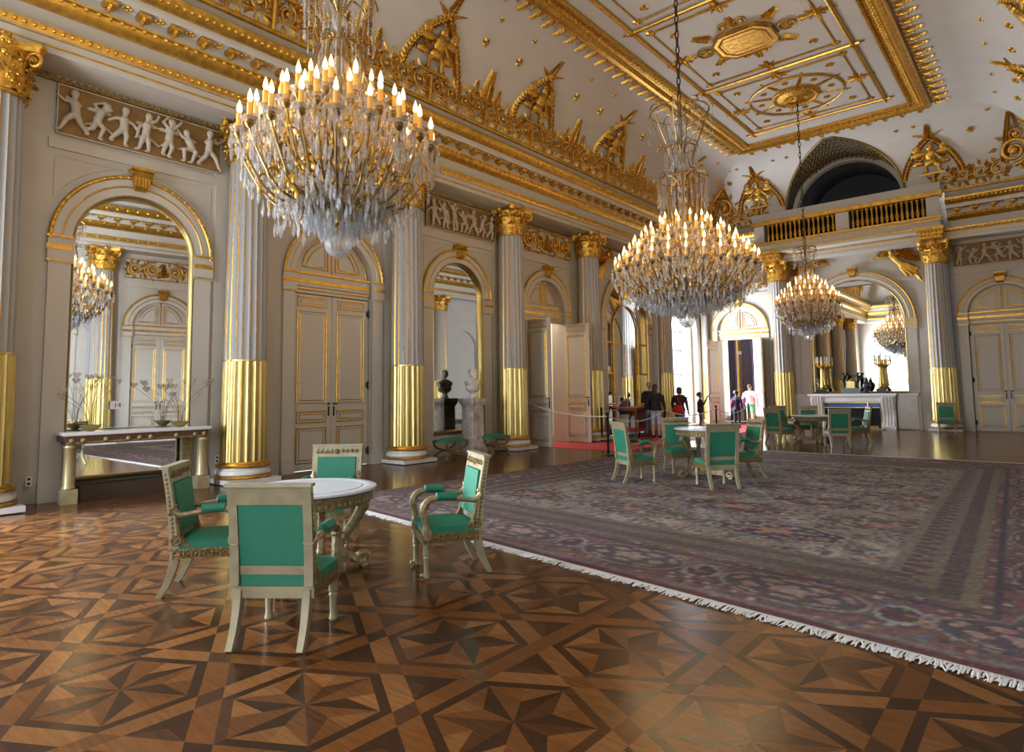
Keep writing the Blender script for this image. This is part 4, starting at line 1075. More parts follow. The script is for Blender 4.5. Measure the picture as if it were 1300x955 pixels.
# ================================================================ chairs
def spl(pts,n=6):
    """catmull-rom through points"""
    P=[Vector(p) for p in pts]; out=[]
    for i in range(len(P)-1):
        a,b,c,d=P[max(i-1,0)],P[i],P[i+1],P[min(i+2,len(P)-1)]
        for k in range(n):
            t=k/n; out.append(.5*((2*b)+(c-a)*t+(2*a-5*b+4*c-d)*t*t+(3*b-a-3*c+d)*t**3))
    out.append(P[-1]); return out
def bar(mb,pts,wx,wy):
    """rectangular section swept bar, wx across x, wy across the bend"""
    P=[Vector(p) for p in pts]; L=len(P); vs=[]
    WX=wx if isinstance(wx,list) else [wx]*L; WY=wy if isinstance(wy,list) else [wy]*L
    for i in range(L):
        t=(P[min(i+1,L-1)]-P[max(i-1,0)]).normalized(); x=Vector((1,0,0)); n=t.cross(x).normalized()
        for a,b in ((-1,-1),(1,-1),(1,1),(-1,1)): vs.append(P[i]+x*a*WX[i]/2+n*b*WY[i]/2)
    fs=[(i*4+k,i*4+(k+1)%4,(i+1)*4+(k+1)%4,(i+1)*4+k) for i in range(L-1) for k in range(4)]+[(3,2,1,0),tuple(L*4-4+k for k in range(4))]
    mb.add(vs,fs)
def cushion(mb,x0,x1,y0,y1,z0,z1,e=.025):
    n=8; vs=[]; 
    for j in range(n+1):
        for i in range(n+1):
            u,v=i/n,j/n; d=min(1,(min(u,1-u)*n/2.2))*min(1,(min(v,1-v)*n/2.2))
            vs.append((x0+(x1-x0)*u,y0+(y1-y0)*v,z1-e*1.1*(1-d)**2+.012*math.sin(PI*u)*math.sin(PI*v)))
    b=len(vs)
    fs=[(j*(n+1)+i,j*(n+1)+i+1,(j+1)*(n+1)+i+1,(j+1)*(n+1)+i) for j in range(n) for i in range(n)]
    rim=[i for i in range(n+1)]+[(j)*(n+1)+n for j in range(1,n+1)]+[n*(n+1)+i for i in range(n-1,-1,-1)]+[j*(n+1) for j in range(n-1,0,-1)]
    low=[]
    for r in rim: low.append(len(vs)); vs.append((vs[r][0],vs[r][1],z0))
    m=len(rim); fs+=[(rim[(k+1)%m],rim[k],low[k],low[(k+1)%m]) for k in range(m)]+[tuple(low)]
    mb.add(vs,fs)
def make_chair(arms=True,name='armchair'):
    t=thing(name,'x','chair')
    W=.53; fy=-.27; 
    c=MB(); cushion(c,-W/2+.005,W/2-.005,fy+.01,.205,.36,.45); obj('seat',c,GREEN,t,angle=50)
    f=MB(); f.box(-W/2,W/2,fy,.22,.29,.365); f.box(-W/2-.006,W/2+.006,fy-.006,.226,.355,.368)
    for i in range(14): f.ball((-W/2-.002,fy+.05+i*.03,.325),(.008,.013,.02),6,4); f.ball((W/2+.002,fy+.05+i*.03,.325),(.008,.013,.02),6,4)
    obj('seat_rail',f,[GILTD],t)
    fr=MB(); fr.box(-W/2,W/2,.215,.232,.29,.36); obj('rear_rail',fr,PAINTW,t)
    # back frame
    b=MB()
    for sg in (-1,1):
        x=sg*(W/2-.028)
        P=spl([(x,.215,.37),(x,.225,.5),(x,.255,.75),(x,.295,.985)],4); bar(b,P,.056,[.075,.07,.066,.062,.058,.055,.052,.05,.048,.046,.045,.044,.044])
    def yb(z): return .215+.08*max(0,(z-.4)/.58)**1.25
    def brail(z0,z1,th=.036,w=W-.1):
        b.add([(-w/2,yb(z0)-th/2,z0),(w/2,yb(z0)-th/2,z0),(w/2,yb(z0)+th/2,z0),(-w/2,yb(z0)+th/2,z0),(-w/2,yb(z1)-th/2,z1),(w/2,yb(z1)-th/2,z1),(w/2,yb(z1)+th/2,z1),(-w/2,yb(z1)+th/2,z1)],[(3,2,1,0),(4,5,6,7),(0,1,5,4),(1,2,6,5),(2,3,7,6),(3,0,4,7)])
    brail(.435,.49); brail(.872,.99,.042,W+.005)
    b.box(-W/2-.012,W/2+.012,yb(.99)-.034,yb(.99)+.034,.985,1.005)
    obj('back_frame',b,PAINTW,t)
    cr=MB(); cr.fn=lambda x,y,z:(x,yb(.93)-.024-z,.928+y)
    cr.rosette(0,0,.035,.012,8)
    for sg in (-1,1):
        for k in range(4): cr.spiral(sg*(.065+k*.05),0,.022,0,1.2,sg,.005,.008,5); cr.leaf(sg*(.05+k*.05),.01,1 if sg>0 else 2,.03,.015,.01)
    cr.fn=None; obj('crest_ornament',cr,GILTD,t)
    for sg in (-1,1):       # carved outer sides of the stiles with volute
        cr=MB()
        for i in range(16):
            z=.43+i*.034; y=yb(z); cr.ball((sg*(W/2+.0),y,z),(.006,.014,.015),6,4)
        cr.tube([(sg*(W/2-.002),.2+.035*cos(a),.43+.035*sin(a)) for a in [i*PI/6 for i in range(12)]],.01,5,closed=True); cr.ball((sg*(W/2),.2,.43),(.01,.018,.018),6,4)
        bar(cr,spl([(sg*(W/2-.028),.10,.395),(sg*(W/2-.028),.165,.43),(sg*(W/2-.028),.195,.52),(sg*(W/2-.028),.215,.62)],4),.05,[.03]*13)
        obj('stile_ornament',cr,GILTD,t)
    pass
    p=MB(); 
    p.add([(x,yb(z)+o,z) for z in (.492,.87) for x in (-.205,.205) for o in (-.045,.012)],[(0,2,3,1),(4,5,7,6),(0,4,6,2),(1,3,7,5),(0,1,5,4),(2,6,7,3)])
    p.add([(x,yb(z)+o,z) for z in (.362,.434) for x in (-.205,.205) for o in (-.012,.012)],[(0,2,3,1),(4,5,7,6),(0,4,6,2),(1,3,7,5),(0,1,5,4),(2,6,7,3)])
    obj('back_panel',p,GREEN,t)
    lg=MB(); P=spl([(0,.212,.34),(0,.225,.24),(0,.262,.12),(0,.325,0)],5); L=len(P); bar(lg,P,[.052-.012*i/(L-1) for i in range(L)],[.075-.035*i/(L-1) for i in range(L)])
    o=obj('leg',lg,PAINTW,t,(-(W/2-.045),0,0)); link('leg',o.data,t,((W/2-.045),0,0))
    fl=MB(); fl.lathe([(.022,.335),(.034,.32),(.03,.3),(.036,.285),(.03,.27),(.034,.2),(.024,.19),(.031,.175),(.026,.16),(.022,.05),(.026,.03),(.028,.012),(.02,0)],12)
    fl.tube([(0,0,.05),(0,-.03,.02),(0,-.045,.03),(0,-.04,.045)],[.02,.02,.016,.012],8); fl.box(-.034,.034,-.034,.034,.3,.345)
    o=obj('leg',fl,PAINTW,t,(-(W/2-.038),fy+.036,0)); link('leg',o.data,t,((W/2-.038),fy+.036,0))
    if arms:
        for sg in (-1,1):
            x=sg*(W/2-.026); a=MB()
            a.tube(spl([(x,.245,.66),(x,.18,.625),(x,.1,.635),(x,-.06,.655),(x,-.15,.66),(x,-.225,.635),(x,-.262,.575),(x,-.25,.5),(x,-.238,.44),(x,-.236,.385)],4),[.05,.04,.032,.028,.024,.022,.021,.021,.021,.021,.021,.022,.023,.024,.025,.026,.028,.03,.032,.033,.034,.035,.036,.036,.036,.036,.035,.034,.033,.032,.031,.03,.03,.031,.032,.034,.036][:37],8)
            a.ball((x,.235,.7),(.022,.03,.03),7,5); a.ball((x,.215,.6),(.02,.026,.026),7,5); a.box(x-.034,x+.034,-.27,-.2,.32,.41); a.ball((x,-.232,.585),(.032,.03,.02),7,4)
            o=obj('armrest',a,GILTW,t)
            q=MB(); q.tube([(x,-.155,.672),(x,-.15,.672),(x,.02,.668),(x,.025,.668)],[.026,.036,.036,.026],12); obj('arm_pad',q,GREEN,o)
    return t
def face(dx,dy): return math.atan2(dx,-dy)     # local -y turned to (dx,dy)
CH=make_chair(True); SDC=make_chair(False,'side_chair')
def put(src,x,y,dx,dy,label,group,first=False):
    if first: src.location=(x,y,0); src.rotation_euler=(0,0,face(dx,dy)); src['label']=label; src['group']=group; return src
    return dup(src,(x,y,0),face(dx,dy),label,group)
G1='armchairs round the near table'; G2='chairs round the table on the rug'; G3='chairs round the far table'
put(CH,7.30,2.30,-.60,.80,'green and cream armchair nearest the viewer, its back turned',G1,True)
put(CH,7.05,3.99,-.50,-.86,'green and gilt armchair standing alone right of the near round table',G1)
put(CH,5.88,2.45,.62,.78,'green and gilt armchair left of the near round table, seen from its side',G1)
put(CH,5.40,3.89,.66,-.75,'green and gilt armchair behind the near round table, facing the viewer',G1)
RZ=.014
T2=(6.5,10.85)
for i,(x,y,dx,dy,lab,src,first) in enumerate([(5.72,9.68,.55,.83,'green armchair left of the rug table, turned to the right',CH,False),(7.07,9.87,-.72,.69,'green side chair with its back to the viewer at the rug table',SDC,True),
    (7.02,11.1,-.66,-.75,'green armchair right of the rug table with one dark armrest',CH,False),(5.83,11.2,.7,-.71,'green side chair behind the left of the rug table, next to the armchair',SDC,False)]):
    o=put(src,x,y,dx,dy,lab,G2,first); o.location.z=RZ
for x,y,dx,dy,lab,src in [(5.33,18.45,.37,.93,'green side chair at the left of the far table, its back half turned',SDC),(4.75,20.6,.75,-.7,'pale green armchair behind the left of the far table',CH),(5.45,20.75,.2,-1,'dark green chair behind the far table, facing the viewer',CH),
    (6.82,18.35,-.5,.85,'green side chair with its back to the viewer at the far table',SDC),(7.0,19.9,-.9,-.42,'pale green armchair right of the far table before the fireplace',CH)]:
    put(src,x,y,dx,dy,lab,G3)
put(SDC,8.45,25.72,.12,-1,'lone green side chair against the column right of the fireplace','chairs along the end wall')
# ================================================================ round tables
def round_table(label,loc,r,h,rz=0,pale=True):
    t=thing('round_table',label,'table',loc,rz)
    a=MB(); a.lathe([(r-.06,h-.035),(r-.015,h-.03),(r,h-.02),(r,h-.006),(r-.012,h),(r-.1,h),(r-.11,h-.004),(r-.125,h-.004)],64); a.lathe([(.01,h-.006),(r-.115,h-.006),(r-.125,h-.003),(r-.13,h+.0015),(.01,h+.0015)],64)
    obj('marble_top',a,mat('table_marble','D9DCE4',.16,noise_amt=.06,scale=3),t)
    b=MB(); b.lathe([(r-.1,h-.14),(r-.05,h-.135),(r-.045,h-.1),(r-.03,h-.07),(r-.02,h-.035),(r-.1,h-.033)],64)
    for k in range(64): q=2*PI*k/64; b.ball(((r-.042)*cos(q),(r-.042)*sin(q),h-.1),(.016,.016,.02),6,4)
    obj('apron',b,GILTW,t)
    c=MB()
    for k in range(3):
        c.M=Matrix.Rotation(2*PI*k/3,4,'Z')
        c.lathe([(.0,.17),(.04,.17),(.05,.19),(.034,.22),(.03,.5),(.038,.52),(.03,.54),(.045,.58),(.05,h-.12),(0,h-.12)],12,(.16,0,0))
    c.M=None; c.lathe([(.05,.14),(.07,.18),(.04,.24),(.06,.3),(.05,.36),(.02,.4)],14)
    obj('central_column',c,GILTW,t)
    me=None
    for k in range(3):
        if me is None:
            l=MB(); P=spl([(0,-(r-.13),h-.13),(0,-(r-.12),h-.22),(0,-(r-.2),h-.36),(0,-(r-.3),h-.5),(0,-(r-.28),.14),(0,-(r-.16),.06),(0,-(r-.08),.05)],4); n=len(P)
            l.tube(P,[.06-.028*min(1,i/(n*.6))+.01*(i>n*.75) for i in range(n)],9)
            l.ball((0,-(r-.1),h-.2),(.05,.055,.07),9,6)
            for sg in (-1,1): l.tube([(sg*.0+sg*.03,-(r-.1)+.055*cos(q),.065+.055*sin(q)) for q in [i*PI/5 for i in range(9)]],.02,6)
            for i in range(3): l.lathe([(.01,.0),(.05,.012),(.01,.024)],10,(0,-(r-.3),.2+i*.05))
            o=obj('leg',l,GILTW,t); me=o.data; o.rotation_euler=(0,0,.35)
        else: o=link('leg',me,t,(0,0,0),.35+2*PI*k/3)
    p=MB(); n=3; R=r*.62; pol=[]
    for k in range(3):
        a=.35-PI/2+2*PI*k/3; b=a+2*PI/3
        pol+=[(R*cos(a-.16),R*sin(a-.16)),(R*cos(a+.16),R*sin(a+.16)),(R*.36*cos((a+b)/2),R*.36*sin((a+b)/2))]
    m=len(pol); p.add([(x,y,.06) for x,y in pol]+[(x,y,.14) for x,y in pol],[tuple(range(m))[::-1],tuple(range(m,2*m))]+[(i,(i+1)%m,m+(i+1)%m,m+i) for i in range(m)])
    obj('base_plinth',p,GILTW,t)
    for k in range(3): f=MB(); a=.35-PI/2+2*PI*k/3; f.ball(((r-.12)*cos(a),(r-.12)*sin(a),.03),(.045,.045,.03),9,6); obj('foot',f,GILTW,t)
    return t
round_table('round white marble topped gilded table between the four near armchairs',(6.15,3.15,0),.6,.74,.3)
round_table('round gilded table standing on the rug among green chairs',(T2[0],T2[1],RZ),.56,.86,1.0)
round_table('round gilded table at the far end before the fireplace',(5.95,19.6,0),.62,.765,.2)
# ================================================================ console table
PAINTG=mat('pale_gilt_column',(.50,.42,.24),.35,.45,noise_amt=.25,scale=8)
t=thing('console_table','long white topped gilded console table under the near mirror','console table')
cx0,cx1,cy0,cy1=XL+.04,.22,2.86,4.98
b=MB(); b.box(cx0,cx1,cy0,cy1,1.0,1.045); b.box(cx0,cx1-.012,cy0+.012,cy1-.012,.99,1.0); obj('marble_top',b,mat('console_marble','E2E4EA',.18,noise_amt=.05,scale=3),t)
b=MB(); b.box(cx0,cx1-.04,cy0+.04,cy1-.04,.9,.99); b.box(cx0,cx1-.09,cy0+.09,cy1-.09,.86,.9); obj('apron',b,mat('console_wood',(.12,.055,.025),.3,noise_amt=.4,scale=6,stretch=(1,1,8)),t)
b=MB()
b.tube([(cx1-.06,cy0+.06,.885),(cx1-.06,cy1-.06,.885)],.022,8)
for y in (cy0+.1,cy0+.25,cy0+.55,3.72,3.88,4.04,cy1-.55,cy1-.25,cy1-.1): b.ball((cx1-.045,y,.92),.04,9,6)
for y in (cy0+.1,cy1-.1): b.lathe([(.05,.86),(.06,.88),(.05,.9),(.06,.93),(.045,.95)],12,(cx1-.1,y,0))
obj('gilded_boss',b,GILTW,t)
me=None
for y in (cy0+.1,cy1-.1):
    l=MB(); l.box(-.1,.1,-.1,.1,0,.21); l.lathe([(.08,.21),(.09,.23),(.085,.25),(.078,.27),(.07,.8),(.085,.82),(.075,.85),(.09,.86)],20)
    if me is None: o=obj('leg',l,PAINTG,t,(cx1-.12,y,0)); me=o.data
    else: link('leg',me,t,(cx1-.12,y,0))
for y in (cy0+.2,cy1-.2):
    l=MB(); l.box(cx0,cx0+.1,y-.08,y+.08,0,.9); obj('leg',l,GILTW,t)
b=MB(); b.box(cx0,cx0+.3,cy0+.3,cy1-.3,.0,.22); obj('base_board',b,mat('dark_board',(.05,.03,.02),.4),t)
# bowls with wire flowers
PET=bpy.data.materials.new('sheer_petal'); PET.use_nodes=True; _n=PET.node_tree; _b=_n.nodes['Principled BSDF']; _b.inputs['Base Color'].default_value=(.42,.34,.2,1); _b.inputs['Roughness'].default_value=.5; _b.inputs['Alpha'].default_value=.3
def bowl(x,y,label,seed):
    t=thing('gilded_bowl',label,'bowl',(x,y,1.046)); b=MB()
    b.lathe([(.05,0),(.06,.008),(.11,.04),(.145,.085),(.15,.09),(.14,.088),(.10,.045),(.05,.014),(.0,.012)],24,cap=False); obj('bowl',b,GOLDP,t)
    r=random.Random(seed); s=MB(); 
    for i in range(9):
        a=2*PI*i/9+r.random()*.4; R=.18+.2*r.random(); h=.5+.35*r.random(); e=(min(R*cos(a),.25) if R*cos(a)>-.2 else -.2,R*sin(a)*1.5,h)
        s.tube(spl([(0.02*cos(a),.02*sin(a),.015),(e[0]*.25,e[1]*.25,h*.55),e],5),.0032,5)
        p=MB(); n=14
        pts=[]
        for k in range(n):
            q=2*PI*k/n; X=.065*math.sin(q)**3; Z=.06*(.81*cos(q)-.31*cos(2*q)-.12*cos(3*q)-.06*cos(4*q))
            pts.append((X,Z))
        rz=r.random()*1.2-.2+PI/2
        for o_ in (0,.006): p.add([(e[0]+X*cos(rz)+o_*sin(rz),e[1]+X*sin(rz)-o_*cos(rz),e[2]+Z+.03) for X,Z in pts],[tuple(range(n))])
        obj('heart_petal',p,PET,t,angle=0)
    obj('wire_stem',s,BRONZE,t)
bowl(-.02,3.25,'gilded bowl of wire stems at the left end of the console table',1); bowl(-.02,4.55,'gilded bowl of wire stems at the right end of the console table',2)
# number card on the mirror
t=thing('number_card','small white card numbered 14 stuck on the console mirror','sign',(XL-.073,3.74,1.08),PI/2)
b=MB(); b.box(-.105,.105,-.014,-.004,.28,.41); obj('card',b,mat('card_white','F2F4FA',.5),t)
tc=bpy.data.curves.new('lettering','FONT'); tc.body='14'; tc.size=.11; tc.align_x='CENTER'; tc.extrude=.002; to=bpy.data.objects.new('tmp',tc); COL.objects.link(to); to.rotation_euler=(PI/2,0,0)
dg=bpy.context.evaluated_depsgraph_get(); me=bpy.data.meshes.new_from_object(to.evaluated_get(dg)); bpy.data.objects.remove(to); me.materials.append(mat('card_blue','3A4A7A',.5))
o=link('lettering',me,t,(0,-.0165,.308)); o.rotation_euler=(PI/2,0,0)
# ================================================================ bust and pedestal
t=thing('marble_pedestal','square veined marble pedestal before the second mirror','pedestal',(.06,11.58,0)); t.scale=(1,1,1.165)
b=MB(); b.box(-.27,.27,-.27,.27,0,.09); b.box(-.25,.25,-.25,.25,.09,.14)
b.lathe([(.33,.14),(.335,.17),(.31,.2),(.29,.22)],4,a0=PI/4); obj('base',b,VEIN,t)
b=MB(); b.lathe([(.29,.2),(.275,.25),(.272,1.03),(.285,1.06)],4,a0=PI/4); b.box(-.155,.155,-.2,.2,.3,.98); obj('shaft',b,VEIN,t,angle=20)
b=MB(); b.lathe([(.285,1.05),(.32,1.08),(.34,1.12),(.355,1.14),(.355,1.2),(.345,1.21)],4,a0=PI/4); obj('cap',b,VEIN,t,angle=20)
g=MB()   # bust faces +x (room)
g.lathe([(.09,0),(.115,.02),(.1,.05),(.07,.09),(.08,.14)],20)
g.ball((0,0,.28),(.13,.24,.13),14,9); g.ball((.03,0,.36),(.11,.2,.12),14,9)
g.tube([(0,-.22,.4),(0,-.1,.45),(0,.1,.45),(0,.22,.4)],[.09,.1,.1,.09],10); g.tube([(.0,0,.42),(.015,0,.56)],[.085,.07],12)
g.ball((.02,0,.68),(.1,.082,.125),16,10); g.ball((.06,0,.63),(.07,.065,.08),12,8); g.ball((-.02,0,.71),(.105,.09,.11),14,9)
g.tube([(.115,0,.71),(.14,0,.66),(.12,0,.65)],[.014,.02,.016],7); g.ball((.11,0,.6),(.03,.035,.02),8,5); g.ball((.105,0,.57),(.03,.03,.025),8,5)
for sg in (-1,1): g.ball((.0,sg*.085,.67),(.025,.015,.035),8,5); g.ball((.1,sg*.035,.695),(.02,.022,.012),7,5); g.tube([(.08,sg*.16,.44),(.1,sg*.06,.3),(.09,0,.22)],[.03,.035,.03],7)
r=random.Random(6)
for k in range(26): a=r.uniform(0,2*PI); e=r.uniform(.2,1.3); g.ball((-.02+.1*cos(a)*cos(e),.09*sin(a)*cos(e),.72+.1*sin(e)),.026,6,4)
me=blob(g,.012,2); finish(me,[mat('bust_marble','DCDADA',.4)],None,0)
tag(link('marble_bust',me,None,(.06,11.58,1.408)),'white marble bust of a bare headed man on the veined pedestal','bust').scale=(.92,.98,.9)
# ================================================================ x stools
def xstool(loc,label,first=None):
    if first: return dup(first,loc,0,label,'cross legged stools')
    t=thing('cross_stool',label,'stool',loc,0,'cross legged stools')
    c=MB(); cushion(c,-.24,.24,-.36,.36,.40,.49,.04); obj('seat',c,GREEN,t,angle=50)
    f=MB()
    for k in range(20): f.ball((-.245,-.34+k*.036,.405),.014,5,4); f.ball((.245,-.34+k*.036,.405),.014,5,4)
    obj('fringe_trim',f,GILTD,t)
    for x in (-.2,.2):
        for sg in (-1,1):
            l=MB(); P=spl([(x,sg*.34,.41),(x,sg*.33,.33),(x,sg*.2,.25),(x,0,.2),(x,-sg*.2,.15),(x,-sg*.3,.07),(x,-sg*.34,.0)],4); bar(l,P,.045,.038); obj('leg',l,GILTD,t)
    s=MB(); s.tube([(-.2,0,.2),(.2,0,.2)],.022,8); 
    for x in (-.225,.225): s.lathe([(.0,-.01),(.04,-.008),(.04,.008),(0,.01)],10,(x,0,.2))
    obj('stretcher',s,GILTW,t); return t
xs=xstool((.35,10.52,0),'green cross legged stool left of the marble pedestal'); xstool((.35,12.05,0),'green cross legged stool between the pedestal and the column',xs)
# ================================================================ fireplace
t=thing('fireplace_mantel','white marble fireplace mantel below the end wall mirror','fireplace',(5.42,YE,0))
b=MB(); b.box(-1.5,1.5,-.5,-.02,1.24,1.32); b.box(-1.46,1.46,-.46,-.02,1.2,1.24); b.box(-1.45,1.45,-.4,-.02,1.0,1.2); b.box(-1.15,1.15,-.42,-.4,1.03,1.17); obj('shelf',b,WHITE,t)
me=None
for x in (-1.2,1.2):
    l=MB(); pr=[(-.02,0),(-.46,0),(-.46,.12),(-.42,.14),(-.34,.3),(-.33,.6),(-.38,.85),(-.44,1.0),(-.46,1.2),(-.02,1.2)]
    n=len(pr); l.add([(-.23,y,z) for y,z in pr]+[(.23,y,z) for y,z in pr],[tuple(range(n))[::-1],tuple(range(n,2*n))]+[(i,(i+1)%n,n+(i+1)%n,n+i) for i in range(n)])
    for i in range(4): q=-.15+i*.1; bar(l,[(q,y-.004,z) for y,z in pr[3:9]],.05,.03)
    if me is None: o=obj('scroll_jamb',l,WHITE,t,(x,0,0)); me=o.data
    else: link('scroll_jamb',me,t,(x,0,0))
b=MB(); b.box(-2.2,-1.46,-.12,-.02,.02,1.24); obj('side_wing',b,WHITE,t); b=MB(); b.box(1.46,2.1,-.12,-.02,.02,1.24); obj('side_wing',b,WHITE,t); b=MB(); b.box(-2.25,2.15,-.2,-.02,1.24,1.319); obj('back_ledge',b,WHITE,t); b=MB(); b.box(-2.26,2.16,-.21,-.02,1.321,1.335); obj('shelf_edging',b,GILTW,t)
b=MB(); b.box(-.98,.98,-.1,-.0201,0,1.0); obj('firebox',b,BLACK,t)
b=MB()
frame_rect(b,-.95,.95,.04,.98,-.36,.025); b.tube([(-.95,-.37,.8),(.95,-.37,.8)],.02,6); b.tube([(.55,-.37,.04),(.55,-.37,.98)],.015,6); obj('brass_trim',b,GOLDP,t)
b=MB(); b.box(-.93,.93,-.35,-.33,.82,.96); obj('blue_glass_strip',b,mat('blue_glass',(.04,.09,.28),.15),t)
b=MB(); b.box(-.93,.93,-.35,-.34,.05,.79); obj('fire_screen',b,BLACK,t)
b=MB(); b.box(-1.1,1.1,-.75,-.5,0,.05); b.box(-.98,.98,-.6,-.2,0,.03); b.tube([(.4,-.55,.05),(.4,-.55,.3)],.03,8); b.ball((.4,-.55,.33),.05,8,6); b.box(.3,.9,-.57,-.53,.05,.14); obj('hearth_fender',b,GILTW,t)
MZ=1.336
def candelabrum(x,label,first=None):
    if first: return dup(first,(x,YE-.28,MZ),0,label,'mantel candelabra')
    t=thing('candelabrum',label,'candelabrum',(x,YE-.28,MZ),0,'mantel candelabra')
    b=MB(); b.box(-.16,.16,-.16,.16,0,.16); obj('plinth',b,DARK,t)
    b=MB(); b.lathe([(.13,.16),(.14,.2),(.07,.24),(.06,.3),(.1,.34)],16)
    for k in range(3): a=k*2*PI/3+.5; b.tube([(.09*cos(a),.09*sin(a),.24),(.06*cos(a),.06*sin(a),.6),(.05*cos(a),.05*sin(a),.98)],[.05,.04,.035],8); b.ball((.06*cos(a),.06*sin(a),.99),.05,7,5)
    b.lathe([(.04,.9),(.12,1.0),(.13,1.05),(.06,1.08),(.04,1.2)],16); obj('stem',b,GOLDP,t)
    b=MB()
    for k in range(9):
        a=2*PI*k/9; b.tube(spl([(.05*cos(a),.05*sin(a),1.06),(.14*cos(a),.14*sin(a),1.02),(.2*cos(a),.2*sin(a),1.12),(.2*cos(a),.2*sin(a),1.2)],3),.016,6); b.lathe([(.01,1.19),(.035,1.2),(.03,1.23),(.01,1.23)],8,(.2*cos(a),.2*sin(a),0))
    obj('branch',b,GOLD,t)
    b=MB()
    for k in range(9): a=2*PI*k/9; b.lathe([(.015,1.22),(.015,1.4),(.006,1.42)],6,(.2*cos(a),.2*sin(a),0))
    obj('candle',b,WHITE,t); return t
ca=candelabrum(4.45,'gilded candelabrum at the left end of the mantelpiece'); candelabrum(6.45,'gilded candelabrum at the right end of the mantelpiece',ca)
t=thing('mantel_clock','small gilded clock between dark horses on the mantelpiece','clock',(5.42,YE-.26,MZ))
b=MB(); b.box(-.34,.34,-.13,.13,.0,.05); b.box(-.3,.3,-.11,.11,.05,.16); b.box(-.34,.34,-.13,.13,.16,.19); obj('base',b,mat('green_marble','5E6A68',.3,noise_amt=.3,scale=12),t)
b=MB(); b.box(-.14,.14,-.09,.09,.19,.44); b.lathe([(.0,.44),(.09,.44),(.07,.5),(.0,.56)],12); b.box(-.1,.1,-.1,-.09,.22,.4); obj('case',b,GOLDP,t)
g=MB()
for sg in (-1,1):
    g.ball((sg*.24,0,.48),(.07,.06,.13),9,6); g.tube([(sg*.24,0,.55),(sg*.22,0,.68),(sg*.28,0,.74)],[.06,.045,.03],7); g.ball((sg*.26,0,.74),(.07,.035,.035),8,5)
    g.tube([(sg*.24,-.03,.4),(sg*.26,-.04,.19)],[.04,.02],6); g.tube([(sg*.22,.03,.4),(sg*.2,.04,.19)],[.04,.02],6); g.tube([(sg*.27,-.03,.52),(sg*.36,-.03,.56),(sg*.34,-.03,.48)],[.03,.022,.015],6); g.tube([(sg*.18,0,.5),(sg*.14,0,.66),(sg*.1,0,.7)],[.03,.03,.02],6)
me=blob(g,.012,1); finish(me,[DARK],None,0); link('bronze_horses',me,t)
t=thing('dark_vase','dark blue lidded vase beside the clock on the mantelpiece','vase',(5.95,YE-.26,MZ)); b=MB()
b.lathe([(.08,0),(.09,.02),(.06,.06),(.12,.16),(.15,.26),(.14,.34),(.07,.42),(.05,.45),(.07,.47)],20); obj('body',b,mat('vase_glaze',(.02,.025,.05),.2),t); b=MB(); b.lathe([(.07,.47),(.05,.5),(.02,.54),(.03,.57),(.0,.6)],16); obj('lid',b,mat('vase_lid',(.02,.02,.04),.2),t)
# ================================================================ carpet path, barriers, display case
RC=MB(); R_=.007
RC.box(XL-3.4,2.75,14.25,16.0,.001,R_); RC.box(.75,2.75,16.0,YE+4.5,.001,R_+.0005)
tag(obj('red_carpet',RC,RED),'red carpet runner from the left door to the open end door','carpet')
def post(x,y,label,first=None,z=.0075):
    if first: return dup(first,(x,y,z),0,label,'barrier posts')
    t=thing('barrier_post',label,'barrier post',(x,y,z),0,'barrier posts')
    b=MB(); b.lathe([(.16,0),(.16,.012),(.13,.025),(.03,.03)],24); obj('base',b,DARK,t)
    b=MB(); b.lathe([(.027,.028),(.027,.98),(.034,.985),(.034,1.02),(.02,1.03),(.0,1.03)],14); obj('post',b,BLACK,t); return t
POSTS=[(2.95,13.28,'black barrier post nearest the viewer, in front of the fluted column'),(.45,16.95,'black barrier post behind the nearest one, by the column foot'),(2.13,17.88,'black barrier post beside the person with the red bag'),(2.87,20.0,'black barrier post before the open end door leaf'),(2.82,23.0,'black barrier post in the open end doorway')]
p0=None
for x,y,l in POSTS:
    o=post(x,y,l,p0,.0075 if x<2.7 else .0005)
    if p0 is None: p0=o
def rope(a,b,sag,label):
    A,B=Vector(a),Vector(b); m=MB(); m.tube([A+(B-A)*(i/14)-Vector((0,0,sag*4*(i/14)*(1-i/14))) for i in range(15)],.014,7); tag(obj('barrier_rope',m,mat('rope_white','E8E6E2',.7)),label,'rope')
rope((2.95,13.25,.93),(-.25,14.15,1.25),.12,'white rope from the nearest post towards the left wall')
rope((2.95,13.31,.93),(2.13,17.85,.93),.22,'white rope from the nearest post to the post by the red bag')
rope((.45,16.98,.93),(.25,18.3,.96),.05,'short white rope from the post to the display case')
rope((2.15,17.9,.93),(2.87,19.97,.93),.18,'white rope along the middle of the carpet')
rope((2.87,20.03,.93),(2.82,22.97,.93),.2,'white rope towards the open end door')
t=thing('display_case','wooden glass sided display case in front of the glazed mirror','display case',(.45,19.2,.0075))
WD=mat('case_wood',(.20,.075,.03),.4,noise_amt=.4,scale=6,stretch=(1,8,8))
b=MB()
for x in (-.42,.42):
    for y in (-.85,.85): b.box(x-.03,x+.03,y-.03,y+.03,0,.9)
b.box(-.46,.46,-.9,.9,.88,.96); b.box(-.44,.44,-.88,.88,.2,.26); b.box(-.45,.45,-.03,.03,.26,.9); obj('frame',b,WD,t)
b=MB(); b.box(-.43,.43,-.87,.87,.26,.3); obj('red_lining',b,mat('red_velvet',(.5,.02,.03),.8),t)
b=MB(); b.box(.425,.43,-.82,-.05,.3,.88); b.box(-.4,.4,-.87,-.865,.3,.88); obj('glass_side',b,PANE,t)
